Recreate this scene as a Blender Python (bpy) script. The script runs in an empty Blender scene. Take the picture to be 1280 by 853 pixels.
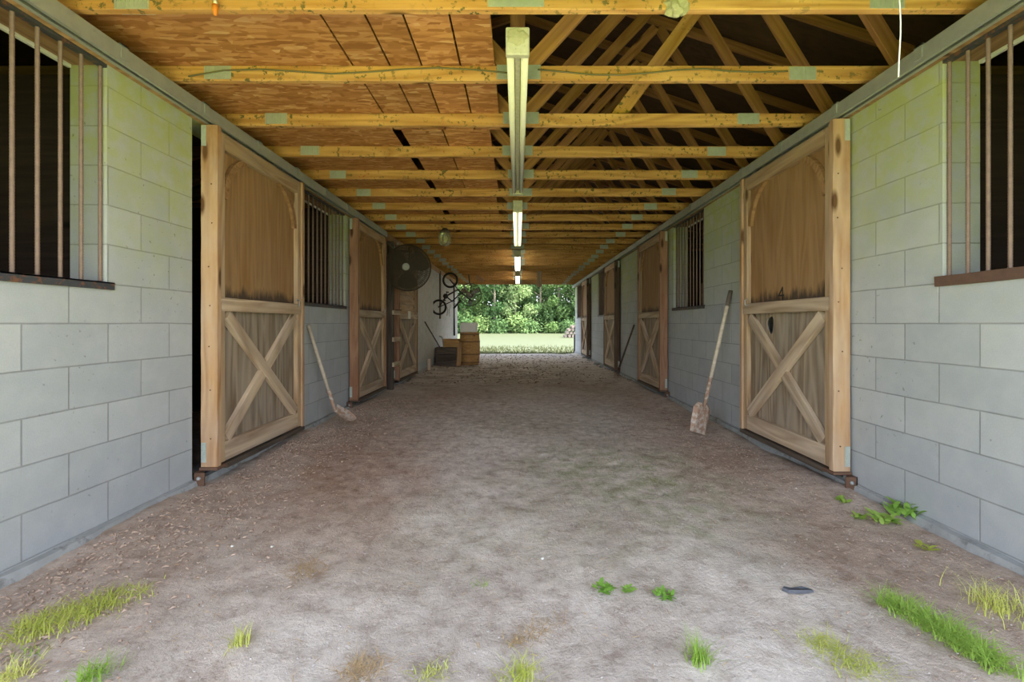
import bpy, bmesh, math, random
from mathutils import Vector, Matrix, Quaternion
random.seed(7)
R = random.Random(11)
S = bpy.context.scene
C = S.collection
PI = math.pi
CAMZ = 1.076
F = 565.0
VX, VY = 647.0, 404.5
XL, XR = -2.107, 2.147          # aisle faces of the two block walls
TH = 0.19                        # wall thickness
Y0, YE = 0.7, 16.85              # front and far ends of the barn
JZ, JH = 2.52, 0.089             # underside and height of the truss bottom chords


def at(px, py, d):
    return Vector(((px - VX) * d / F, d, CAMZ + (VY - py) * d / F))


def gp(px, py):
    d = F * CAMZ / (py - VY)
    return Vector(((px - VX) * d / F, d, 0))


# ------------------------------------------------------------------ nodes
class NT:
    def __init__(self, name):
        self.m = bpy.data.materials.new(name)
        self.m.use_nodes = True
        self.t = self.m.node_tree
        self.t.nodes.clear()
        self.out = self.n('ShaderNodeOutputMaterial')
        self.b = self.n('ShaderNodeBsdfPrincipled')
        self.t.links.new(self.b.outputs[0], self.out.inputs[0])

    def n(self, typ, **kw):
        nd = self.t.nodes.new(typ)
        for k, v in kw.items():
            setattr(nd, k, v)
        return nd

    def l(self, a, b):
        self.t.links.new(a, b)

    def put(self, sock, v):
        if v is None:
            return
        if isinstance(v, bpy.types.NodeSocket):
            self.l(v, sock)
        elif isinstance(v, (tuple, list)) and len(v) == 3 and sock.type == 'RGBA':
            sock.default_value = (*v, 1)
        else:
            sock.default_value = v

    def math(self, op, a, b=None, c=None, clamp=False):
        nd = self.n('ShaderNodeMath', operation=op, use_clamp=clamp)
        for i, v in enumerate((a, b, c)):
            self.put(nd.inputs[i], v)
        return nd.outputs[0]

    def mix(self, f, a, b, blend='MIX'):
        nd = self.n('ShaderNodeMix', data_type='RGBA', blend_type=blend)
        self.put(nd.inputs[0], f)
        self.put(nd.inputs[6], a)
        self.put(nd.inputs[7], b)
        return nd.outputs[2]

    def ramp(self, f, stops, interp='LINEAR'):
        nd = self.n('ShaderNodeValToRGB')
        nd.color_ramp.interpolation = interp
        e = nd.color_ramp.elements
        while len(e) < len(stops):
            e.new(0.5)
        for i, (p, c) in enumerate(stops):
            e[i].position = p
            e[i].color = (*c, 1) if len(c) == 3 else c
        self.put(nd.inputs[0], f)
        return nd.outputs[0]

    def step(self, f, a, b):
        nd = self.n('ShaderNodeMapRange', clamp=True)
        self.put(nd.inputs[0], f)
        nd.inputs[1].default_value = a
        nd.inputs[2].default_value = b
        return nd.outputs[0]

    def coord(self, which='Object'):
        return self.n('ShaderNodeTexCoord').outputs[which]

    def pos(self):
        return self.n('ShaderNodeNewGeometry').outputs['Position']

    def mapping(self, v, loc=(0, 0, 0), rot=(0, 0, 0), scale=(1, 1, 1)):
        nd = self.n('ShaderNodeMapping')
        self.l(v, nd.inputs[0])
        nd.inputs[1].default_value = loc
        nd.inputs[2].default_value = rot
        nd.inputs[3].default_value = scale
        return nd.outputs[0]

    def noise(self, v, scale=5, detail=4, rough=0.55, dist=0.0, w=None):
        nd = self.n('ShaderNodeTexNoise', noise_dimensions='4D' if w is not None else '3D')
        if v is not None:
            self.l(v, nd.inputs['Vector'])
        nd.inputs['Scale'].default_value = scale
        nd.inputs['Detail'].default_value = detail
        nd.inputs['Roughness'].default_value = rough
        nd.inputs['Distortion'].default_value = dist
        if w is not None:
            self.put(nd.inputs['W'], w)
        return nd.outputs[0]

    def voro(self, v, scale=5, out='Distance', feature='F1', rand=1.0):
        nd = self.n('ShaderNodeTexVoronoi', feature=feature)
        if v is not None:
            self.l(v, nd.inputs['Vector'])
        nd.inputs['Scale'].default_value = scale
        nd.inputs['Randomness'].default_value = rand
        return nd.outputs[out]

    def rnd(self):
        return self.n('ShaderNodeObjectInfo').outputs['Random']

    def bump(self, h, strength=0.3, dist=0.01):
        nd = self.n('ShaderNodeBump')
        nd.inputs['Strength'].default_value = strength
        nd.inputs['Distance'].default_value = dist
        self.l(h, nd.inputs['Height'])
        self.l(nd.outputs[0], self.b.inputs['Normal'])

    def done(self, col, rough=0.8, metal=0.0, spec=0.3):
        self.put(self.b.inputs['Base Color'], col)
        self.put(self.b.inputs['Roughness'], rough)
        self.put(self.b.inputs['Metallic'], metal)
        self.b.inputs['Specular IOR Level'].default_value = spec
        return self.m


def wood_mat(name, dark, light, sx=1.1, sy=26, ring=0.4, grey=None, greyf=0.0, knots=True, spots=None, val=(0.85, 1.12), stain=None, bump=0.25):
    m = NT(name)
    o = m.coord()
    r = m.rnd()
    w = m.math('MULTIPLY', r, 37.0)
    n1 = m.noise(m.mapping(o, scale=(sx, sy, sy)), 1.6, 5, 0.65, 0.2, w)
    n2 = m.noise(m.mapping(o, scale=(0.45, 5.0, 5.0)), 1.2, 2, 0.5, 0.3, w)
    rg = m.math('PINGPONG', m.math('MULTIPLY', n2, 16.0), 1.0)
    f = m.math('ADD', m.math('MULTIPLY', n1, 1 - ring), m.math('MULTIPLY', rg, ring))
    col = m.ramp(f, [(0.2, dark), (0.72, light)])
    if grey:
        g = m.step(m.noise(m.mapping(o, scale=(2.5, 7, 7)), 1.0, 4, 0.6, 0, w), 0.35, 0.7)
        col = m.mix(m.math('MULTIPLY', g, greyf), col, grey)
    if knots:
        k = m.voro(m.mapping(o, loc=(0.3, 0.7, 0.2), scale=(1.5, 5, 5)), 1.0)
        col = m.mix(m.math('SUBTRACT', 1.0, m.step(k, 0.06, 0.13)), col, tuple(c * 0.4 for c in dark))
    if spots:
        p = m.pos()
        sp = m.step(m.noise(p, 30, 3, 0.6), 0.57, 0.64)
        patch = m.step(m.noise(p, 2.3, 2, 0.5), 0.38, 0.58)
        col = m.mix(m.math('MULTIPLY', m.math('MULTIPLY', sp, patch), 0.85), col, spots)
        rp = m.math('MULTIPLY', m.step(m.noise(p, 7.0, 4, 0.7, 0.8), 0.66, 0.7), m.step(m.noise(p, 1.1, 1, 0.5), 0.45, 0.6))
        col = m.mix(m.math('MULTIPLY', rp, 0.75), col, (0.42, 0.07, 0.035))
    if stain:
        zlo, zhi, sc = stain
        sxyz = m.n('ShaderNodeSeparateXYZ')
        p = m.pos()
        m.l(p, sxyz.inputs[0])
        nz = m.noise(m.mapping(p, scale=(1, 14, 2.5)), 1.0, 4, 0.7)
        top = m.math('ADD', m.math('MULTIPLY', nz, 0.3), zlo - 0.13)
        up = m.math('SUBTRACT', 1.0, m.step(m.math('SUBTRACT', sxyz.outputs[2], top), 0.0, 0.07))
        col = m.mix(m.math('MULTIPLY', up, 0.8), col, sc)
    hsv = m.n('ShaderNodeHueSaturation')
    m.l(col, hsv.inputs['Color'])
    nd = m.n('ShaderNodeMapRange')
    m.l(r, nd.inputs[0])
    nd.inputs[3].default_value, nd.inputs[4].default_value = val
    m.l(nd.outputs[0], hsv.inputs['Value'])
    m.bump(f, bump, 0.004)
    return m.done(hsv.outputs[0], 0.78)


def plain(name, col, rough=0.6, metal=0.0, var=0.25, scale=9, spec=0.3, rust=None, rustf=0.5):
    m = NT(name)
    o = m.pos()
    n = m.noise(o, scale, 5, 0.6)
    c = m.mix(n, tuple(x * (1 - var) for x in col), tuple(min(1, x * (1 + var)) for x in col))
    if rust:
        c = m.mix(m.step(m.noise(o, scale * 1.7, 5, 0.65), rustf, rustf + 0.12), c, rust)
    m.bump(n, 0.15, 0.003)
    return m.done(c, rough, metal, spec)


def block_mat(name, shift, rev):
    m = NT(name)
    geo = m.n('ShaderNodeNewGeometry')
    p = m.n('ShaderNodeSeparateXYZ')
    m.l(geo.outputs['Position'], p.inputs[0])
    nn = m.n('ShaderNodeSeparateXYZ')
    m.l(geo.outputs['True Normal'], nn.inputs[0])
    side = m.math('GREATER_THAN', m.math('ABSOLUTE', nn.outputs[0]), 0.5)
    u = m.math('ADD', m.math('MULTIPLY', side, m.math('SUBTRACT', p.outputs[1], shift)),
               m.math('MULTIPLY', m.math('SUBTRACT', 1.0, side), m.math('ADD', p.outputs[0], rev)))
    cb = m.n('ShaderNodeCombineXYZ')
    m.l(u, cb.inputs[0])
    wob = m.math('MULTIPLY', m.math('SUBTRACT', m.noise(geo.outputs['Position'], 3.0, 2), 0.5), 0.008)
    m.l(m.math('ADD', m.math('SUBTRACT', p.outputs[2], 0.06), wob), cb.inputs[1])
    br = m.n('ShaderNodeTexBrick', offset=0.5, offset_frequency=2, squash=1.0)
    m.l(cb.outputs[0], br.inputs['Vector'])
    br.inputs['Color1'].default_value = (0.38, 0.41, 0.43, 1)
    br.inputs['Color2'].default_value = (0.45, 0.477, 0.487, 1)
    br.inputs['Mortar'].default_value = (0.25, 0.265, 0.265, 1)
    br.inputs['Scale'].default_value = 1
    br.inputs['Mortar Size'].default_value = 0.0042
    br.inputs['Mortar Smooth'].default_value = 0.35
    br.inputs['Bias'].default_value = -0.1
    br.inputs['Brick Width'].default_value = 0.4064
    br.inputs['Row Height'].default_value = 0.2032
    P = geo.outputs['Position']
    fine = m.noise(P, 150, 3, 0.7)
    mid = m.noise(P, 7, 5, 0.6)
    col = m.mix(m.math('MULTIPLY', m.step(fine, 0.38, 0.66), 0.3), br.outputs['Color'], (0.3, 0.32, 0.325))
    col = m.mix(m.math('MULTIPLY', m.step(mid, 0.42, 0.75), 0.22), col, (0.62, 0.63, 0.61))
    col = m.mix(m.math('MULTIPLY', m.step(m.noise(P, 1.7, 4, 0.6), 0.5, 0.75), 0.25), col, (0.3, 0.32, 0.29))
    bounce_tint = m.math('MULTIPLY', m.step(m.math('ADD', p.outputs[2], m.math('MULTIPLY', m.noise(P, 2.6, 5, 0.65), 1.1)), 1.75, 2.75), m.step(m.noise(P, 11, 4, 0.6), 0.2, 0.6))
    col = m.mix(m.math('MULTIPLY', bounce_tint, 0.8), col, (0.38, 0.42, 0.12))  # yellow-green light bounced off the front grass, painted onto the upper courses
    dots = m.math('MULTIPLY', m.step(m.noise(P, 38, 2, 0.5), 0.68, 0.73), m.step(m.noise(P, 1.3, 2, 0.5), 0.48, 0.62))
    col = m.mix(m.math('MULTIPLY', dots, 0.6), col, (0.11, 0.12, 0.06))
    chips = m.step(m.noise(P, 17, 3, 0.5), 0.745, 0.78)
    col = m.mix(m.math('MULTIPLY', chips, 0.7), col, (0.14, 0.15, 0.15))
    h = m.math('ADD', m.math('MULTIPLY', br.outputs['Fac'], -1.0), m.math('MULTIPLY', fine, 0.16))
    h = m.math('ADD', h, m.math('MULTIPLY', mid, 0.15))
    m.bump(h, 0.55, 0.006)
    return m.done(col, 0.9, 0, 0.15)


def osb_mat():
    m = NT('osb')
    p = m.pos()
    f = None
    cols = []
    for i, rot in enumerate((0.0, 0.55, -0.6)):
        v = m.mapping(p, loc=(i * 3.1, i * 1.7, 0), rot=(0, 0, rot), scale=(8, 42, 1))
        nd = m.n('ShaderNodeTexVoronoi')
        m.l(v, nd.inputs['Vector'])
        nd.inputs['Scale'].default_value = 1.0
        s = m.n('ShaderNodeSeparateColor')
        m.l(nd.outputs['Color'], s.inputs[0])
        cols.append(s.outputs[0])
    sel = m.noise(p, 9, 1)
    a = m.mix(m.step(sel, 0.4, 0.45), cols[0], cols[1])
    b = m.mix(m.step(sel, 0.58, 0.62), a, cols[2])
    bw = m.n('ShaderNodeRGBToBW')
    m.l(b, bw.inputs[0])
    col = m.ramp(bw.outputs[0], [(0.0, (0.3, 0.12, 0.033)), (0.55, (0.47, 0.215, 0.07)), (0.85, (0.57, 0.29, 0.11)), (1.0, (0.66, 0.4, 0.18))])
    big = m.noise(p, 1.4, 3)
    col = m.mix(m.math('MULTIPLY', m.step(big, 0.4, 0.7), 0.35), col, (0.36, 0.16, 0.06))
    hsv = m.n('ShaderNodeHueSaturation')
    m.l(col, hsv.inputs['Color'])
    m.l(m.math('ADD', 0.82, m.math('MULTIPLY', m.rnd(), 0.32)), hsv.inputs['Value'])
    m.bump(bw.outputs[0], 0.2, 0.003)
    return m.done(hsv.outputs[0], 0.75)


def dirt_mat():
    m = NT('dirt')
    p = m.pos()
    warp = m.n('ShaderNodeVectorMath', operation='ADD')
    nz = m.n('ShaderNodeTexNoise')
    m.l(p, nz.inputs['Vector'])
    nz.inputs['Scale'].default_value = 2.2
    nz.inputs['Detail'].default_value = 5
    sc = m.n('ShaderNodeVectorMath', operation='SCALE')
    sb = m.n('ShaderNodeVectorMath', operation='SUBTRACT')
    m.l(nz.outputs['Color'], sb.inputs[0])
    sb.inputs[1].default_value = (0.5, 0.5, 0.5)
    m.l(sb.outputs[0], sc.inputs[0])
    sc.inputs['Scale'].default_value = 1.1
    m.l(p, warp.inputs[0])
    m.l(sc.outputs[0], warp.inputs[1])
    W = warp.outputs[0]

    def blob(cx, cy, rx, ry, rot=0.0, soft=0.55):
        mp = m.n('ShaderNodeMapping', vector_type='TEXTURE')
        m.l(W, mp.inputs[0])
        mp.inputs[1].default_value = (cx, cy, 0)
        mp.inputs[2].default_value = (0, 0, rot)
        mp.inputs[3].default_value = (rx, ry, 1e3)
        ln = m.n('ShaderNodeVectorMath', operation='LENGTH')
        m.l(mp.outputs[0], ln.inputs[0])
        return m.math('SUBTRACT', 1.0, m.step(ln.outputs['Value'], 1 - soft, 1 + soft * 0.5))

    fine = m.noise(p, 75, 6, 0.75)
    med = m.noise(p, 14, 6, 0.7)
    big = m.noise(p, 1.6, 5, 0.6)
    col = m.ramp(big, [(0.3, (0.44, 0.375, 0.32)), (0.5, (0.6, 0.535, 0.47)), (0.7, (0.7, 0.64, 0.575))])
    # reddish brown trodden strips
    br = m.math('MAXIMUM', blob(-1.25, 3.7, 0.62, 1.8, 0.14), m.math('MULTIPLY', blob(-0.95, 6.2, 0.9, 1.5), 0.7))
    br = m.math('MAXIMUM', br, m.math('MULTIPLY', blob(1.55, 4.6, 0.55, 2.6), 0.75))
    br = m.math('MAXIMUM', br, m.math('MULTIPLY', blob(0.7, 7.6, 1.4, 1.2), 0.4))
    br = m.math('MAXIMUM', br, m.math('MULTIPLY', blob(-1.75, 2.6, 0.5, 2.6), 0.5))
    br = m.math('MAXIMUM', br, m.math('MULTIPLY', blob(1.8, 2.1, 0.55, 1.3), 0.55))
    col = m.mix(m.math('MULTIPLY', br, 0.9), col, m.ramp(med, [(0.3, (0.28, 0.175, 0.12)), (0.7, (0.5, 0.345, 0.255))]))
    # dark damp bedding towards the far end
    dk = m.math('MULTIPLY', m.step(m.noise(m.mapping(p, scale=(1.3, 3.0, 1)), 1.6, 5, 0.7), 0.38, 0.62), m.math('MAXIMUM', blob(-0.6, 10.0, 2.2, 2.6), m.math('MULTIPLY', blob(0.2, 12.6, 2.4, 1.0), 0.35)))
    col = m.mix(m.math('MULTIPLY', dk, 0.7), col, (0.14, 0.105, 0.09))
    pale = m.math('MAXIMUM', m.math('MULTIPLY', blob(0.2, 15.2, 3.0, 3.0, 0, 0.4), 0.8), m.math('MULTIPLY', blob(0.1, 5.2, 1.6, 2.3), 0.85))  # paler dirt where the floor came out too dim, brightness put in colour
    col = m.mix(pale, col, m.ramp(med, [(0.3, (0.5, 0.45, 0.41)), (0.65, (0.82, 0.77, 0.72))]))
    # thin moss
    ms = m.math('MAXIMUM', blob(0.72, 3.2, 0.75, 1.0, 0.2), m.math('MULTIPLY', blob(0.25, 2.4, 1.2, 0.55), 0.35))
    ms = m.math('MAXIMUM', ms, m.math('MULTIPLY', blob(0.15, 4.9, 0.8, 0.7), 0.5))
    ms = m.math('MULTIPLY', ms, m.step(m.noise(p, 6, 6, 0.75), 0.38, 0.64))
    col = m.mix(m.math('MULTIPLY', ms, 0.75), col, (0.27, 0.31, 0.14))
    mot = m.ramp(m.noise(p, 9, 7, 0.78), [(0.36, (0.62, 0.56, 0.52)), (0.5, (0.95, 0.94, 0.93)), (0.64, (1.12, 1.12, 1.12))])
    col = m.mix(0.85, col, mot, 'MULTIPLY')
    # straw coloured flecks and pale grit
    col = m.mix(m.math('MULTIPLY', m.step(med, 0.6, 0.72), 0.4), col, (0.66, 0.55, 0.42))
    col = m.mix(m.math('MULTIPLY', m.step(fine, 0.6, 0.72), 0.6), col, (0.8, 0.75, 0.7))
    col = m.mix(m.math('MULTIPLY', m.math('SUBTRACT', 1.0, m.step(fine, 0.3, 0.42)), 0.6), col, (0.2, 0.15, 0.12))
    h = m.math('ADD', m.math('MULTIPLY', fine, 0.5), med)
    m.bump(h, 0.65, 0.025)
    return m.done(col, 0.95, 0, 0.1)


def grass_mat(name, a, b, scale=3, trans=0.0):
    m = NT(name)
    n = m.noise(m.pos(), scale, 5, 0.7)
    r = m.rnd()
    f = m.math('ADD', m.math('MULTIPLY', n, 0.8), m.math('MULTIPLY', m.math('SUBTRACT', r, 0.5), 0.4), clamp=True)
    col = m.ramp(f, [(0.2, a), (0.75, b)])
    mt = m.done(col, 0.7, 0, 0.2)
    if trans:
        tr = m.n('ShaderNodeBsdfTranslucent')
        m.l(col, tr.inputs[0])
        mx = m.n('ShaderNodeMixShader')
        mx.inputs[0].default_value = trans
        m.l(m.b.outputs[0], mx.inputs[1])
        m.l(tr.outputs[0], mx.inputs[2])
        m.l(mx.outputs[0], m.out.inputs[0])
    return mt


def emit_free_glass(name, col, rough=0.25):
    m = NT(name)
    m.b.inputs['Transmission Weight'].default_value = 0.75
    m.b.inputs['IOR'].default_value = 1.35
    return m.done(col, rough, 0, 0.4)


M = {}
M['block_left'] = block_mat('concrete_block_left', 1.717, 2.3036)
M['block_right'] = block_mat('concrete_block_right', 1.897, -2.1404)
M['osb'] = osb_mat()
M['dirt'] = dirt_mat()
M['joist'] = wood_mat('truss_lumber', (0.37, 0.175, 0.048), (0.63, 0.375, 0.138), ring=0.35, spots=(0.07, 0.085, 0.035), val=(0.92, 1.1))
M['web'] = wood_mat('web_lumber', (0.26, 0.12, 0.045), (0.48, 0.255, 0.1), ring=0.3, val=(0.8, 1.1))
M['ply'] = wood_mat('door_plywood', (0.22, 0.115, 0.042), (0.345, 0.2, 0.085), sx=0.7, sy=9, ring=0.3, grey=(0.33, 0.24, 0.15), greyf=0.3, knots=True, stain=(1.25, 1.4, (0.03, 0.028, 0.028)), val=(0.95, 1.08))
M['plylow'] = wood_mat('door_plywood_weathered', (0.16, 0.11, 0.065), (0.36, 0.285, 0.2), sx=0.7, sy=14, ring=0.5, grey=(0.3, 0.27, 0.225), greyf=0.6, val=(0.95, 1.08))
M['doorwood'] = wood_mat('door_frame_wood', (0.255, 0.15, 0.075), (0.47, 0.325, 0.185), ring=0.35, grey=(0.42, 0.36, 0.28), greyf=0.45)
M['postwood'] = wood_mat('door_post_wood', (0.29, 0.14, 0.055), (0.48, 0.295, 0.145), ring=0.35, grey=(0.5, 0.41, 0.32), greyf=0.6, bump=0.4)
M['postred'] = wood_mat('door_post_red_brown', (0.19, 0.085, 0.045), (0.34, 0.18, 0.10), ring=0.3, grey=(0.35, 0.25, 0.18), greyf=0.3)
M['postdark'] = wood_mat('door_post_dark', (0.07, 0.045, 0.028), (0.15, 0.1, 0.065), ring=0.3)
M['chordend'] = wood_mat('shade_toned_lumber', (0.08, 0.045, 0.022), (0.16, 0.095, 0.05), ring=0.3)  # same wood as the chords, darkened to stand in for stall shade
M['bracewood'] = wood_mat('door_brace_wood', (0.28, 0.185, 0.11), (0.56, 0.43, 0.29), ring=0.45, grey=(0.5, 0.44, 0.36), greyf=0.5)
M['archwood'] = wood_mat('arch_trim', (0.2, 0.105, 0.042), (0.37, 0.22, 0.1), ring=0.3, knots=False)
M['plank'] = wood_mat('rough_plank', (0.2, 0.11, 0.05), (0.4, 0.25, 0.12), ring=0.35)
M['darkwood'] = wood_mat('dark_plank', (0.045, 0.035, 0.028), (0.12, 0.09, 0.065), ring=0.3)
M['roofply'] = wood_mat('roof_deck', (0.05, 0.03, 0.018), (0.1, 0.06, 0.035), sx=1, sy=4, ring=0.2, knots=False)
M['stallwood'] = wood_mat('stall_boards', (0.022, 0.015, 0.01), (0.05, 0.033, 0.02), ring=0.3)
M['panelling'] = wood_mat('grey_panelling', (0.33, 0.32, 0.29), (0.56, 0.55, 0.51), sx=0.6, sy=8, ring=0.15, grey=(0.62, 0.62, 0.6), greyf=0.6, knots=False)
M['galv'] = plain('galvanised_steel', (0.36, 0.38, 0.36), 0.5, 0.35, 0.22, 14, rust=(0.2, 0.13, 0.08), rustf=0.68)
M['plate'] = plain('nail_plate_steel', (0.45, 0.5, 0.45), 0.45, 0.3, 0.2, 30)
M['rust'] = plain('rusty_steel', (0.15, 0.085, 0.055), 0.85, 0.2, 0.4, 25)
M['rebar'] = plain('rusted_rebar', (0.24, 0.17, 0.135), 0.8, 0.2, 0.35, 40)
M['angle'] = plain('dark_angle_iron', (0.075, 0.08, 0.09), 0.55, 0.4, 0.4, 18, rust=(0.22, 0.11, 0.07), rustf=0.52)
M['black'] = plain('black_paint', (0.018, 0.018, 0.018), 0.5, 0.0, 0.3, 20)
M['wire'] = plain('dusty_dark_wire', (0.095, 0.075, 0.05), 0.6, 0.2, 0.3, 30)
M['blade'] = plain('dusty_fan_blade', (0.085, 0.07, 0.05), 0.7, 0.1, 0.3, 12)
M['hub'] = plain('pale_hub', (0.42, 0.43, 0.38), 0.5, 0.0, 0.2, 30)
M['barrelhoop'] = plain('brown_hoop', (0.26, 0.15, 0.07), 0.8, 0.1, 0.3, 20)
M['sack'] = plain('white_sack', (0.86, 0.87, 0.85), 0.8, 0, 0.06, 8)
M['white'] = plain('dusty_white', (0.62, 0.62, 0.56), 0.6, 0.0, 0.14, 20)
M['fixture'] = plain('dusty_enamel', (0.5, 0.5, 0.36), 0.6, 0.0, 0.3, 35, rust=(0.25, 0.24, 0.14), rustf=0.6)
M['tube'] = plain('lamp_tube', (0.78, 0.78, 0.62), 0.3, 0.0, 0.1, 20, 0.5)
M['tube_lit'] = plain('lit_lamp_tube', (0.78, 0.78, 0.62), 0.3, 0.0, 0.1, 20, 0.5)
_b = M['tube_lit'].node_tree.nodes['Principled BSDF']
_b.inputs['Emission Color'].default_value = (1.0, 0.95, 0.72, 1)
_b.inputs['Emission Strength'].default_value = 3.4  # glow added to brighten the middle of the barn
M['tube_dim'] = plain('dim_lamp_tube', (0.78, 0.78, 0.62), 0.3, 0.0, 0.1, 20, 0.5)
_b = M['tube_dim'].node_tree.nodes['Principled BSDF']
_b.inputs['Emission Color'].default_value = (1.0, 0.94, 0.62, 1)
_b.inputs['Emission Strength'].default_value = 0.6  # weaker added glow, so the second fixture's tubes don't wash out
M['logend'] = plain('log_end', (0.3, 0.235, 0.2), 0.9, 0, 0.35, 9)
M['concrete'] = plain('footing_concrete', (0.33, 0.345, 0.34), 0.95, 0, 0.35, 9, 0.1, rust=(0.2, 0.2, 0.19), rustf=0.55)
M['lawn'] = grass_mat('lawn_grass', (0.064, 0.077, 0.04), (0.092, 0.1, 0.057), 1.4)
M['yard_bounce'] = grass_mat('bounce_grass', (0.41, 0.48, 0.03), (0.52, 0.57, 0.05), 0.6)  # far brighter than the lawn, to bounce green light into the barn
M['blade_green'] = grass_mat('grass_blade', (0.27, 0.44, 0.06), (0.5, 0.68, 0.17), 6, 0.3)
M['blade_yellow'] = grass_mat('yellowing_grass_blade', (0.48, 0.54, 0.1), (0.78, 0.78, 0.26), 6, 0.3)
M['weed'] = grass_mat('weed_leaf', (0.2, 0.4, 0.06), (0.36, 0.58, 0.12), 8, 0.3)
M['edgegrass'] = grass_mat('lawn_edge_grass', (0.085, 0.105, 0.045), (0.15, 0.16, 0.075), 3, 0.2)
M['grassdark'] = M['edgegrass']
M['straw'] = plain('straw', (0.46, 0.33, 0.18), 0.85, 0, 0.35, 15)
M['chip'] = plain('wood_chip', (0.38, 0.28, 0.21), 0.9, 0, 0.6, 45)
M['stone'] = plain('pebble_stone', (0.45, 0.41, 0.38), 0.9, 0, 0.4, 8)
M['leafA'] = grass_mat('leaf_bright', (0.085, 0.17, 0.045), (0.25, 0.35, 0.13), 0.7, 0.4)
M['leafB'] = grass_mat('leaf_mid', (0.065, 0.14, 0.045), (0.19, 0.29, 0.115), 0.7, 0.4)
M['leafC'] = grass_mat('leaf_pale', (0.13, 0.215, 0.07), (0.29, 0.38, 0.17), 0.7, 0.4)
M['bark'] = plain('bark', (0.2, 0.17, 0.13), 0.95, 0, 0.4, 6)
M['barrel'] = wood_mat('barrel_stave', (0.33, 0.17, 0.055), (0.54, 0.33, 0.13), ring=0.3)
M['shovelhandle'] = wood_mat('worn_handle', (0.4, 0.33, 0.24), (0.62, 0.55, 0.44), ring=0.2, knots=False)
M['shovelrust'] = plain('rusty_shovel_steel', (0.36, 0.235, 0.165), 0.8, 0.1, 0.25, 14, rust=(0.52, 0.46, 0.39), rustf=0.46)
M['glass'] = emit_free_glass('jar_glass', (0.72, 0.74, 0.42))
M['bulb'] = plain('bulb_white', (0.85, 0.85, 0.7), 0.3, 0, 0.05, 5)
M['orange'] = plain('orange_plastic', (0.65, 0.22, 0.03), 0.4, 0, 0.1, 5)
M['cordwhite'] = plain('white_cord', (0.72, 0.72, 0.7), 0.6, 0, 0.1, 5)
M['cable'] = plain('dusty_cable', (0.16, 0.15, 0.08), 0.7, 0, 0.3, 12)
M['mud'] = plain('dried_mud', (0.40, 0.39, 0.25), 0.95, 0, 0.35, 28)
M['slate'] = plain('dark_shard', (0.085, 0.09, 0.105), 0.6, 0, 0.4, 25)
M['tyre'] = plain('bike_tyre', (0.02, 0.02, 0.02), 0.8, 0, 0.2, 10)
M['bikeframe'] = plain('bike_paint', (0.035, 0.033, 0.035), 0.5, 0.2, 0.2, 10)
M['paint_white'] = plain('white_paint', (0.68, 0.68, 0.62), 0.6, 0, 0.1, 12)


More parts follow.
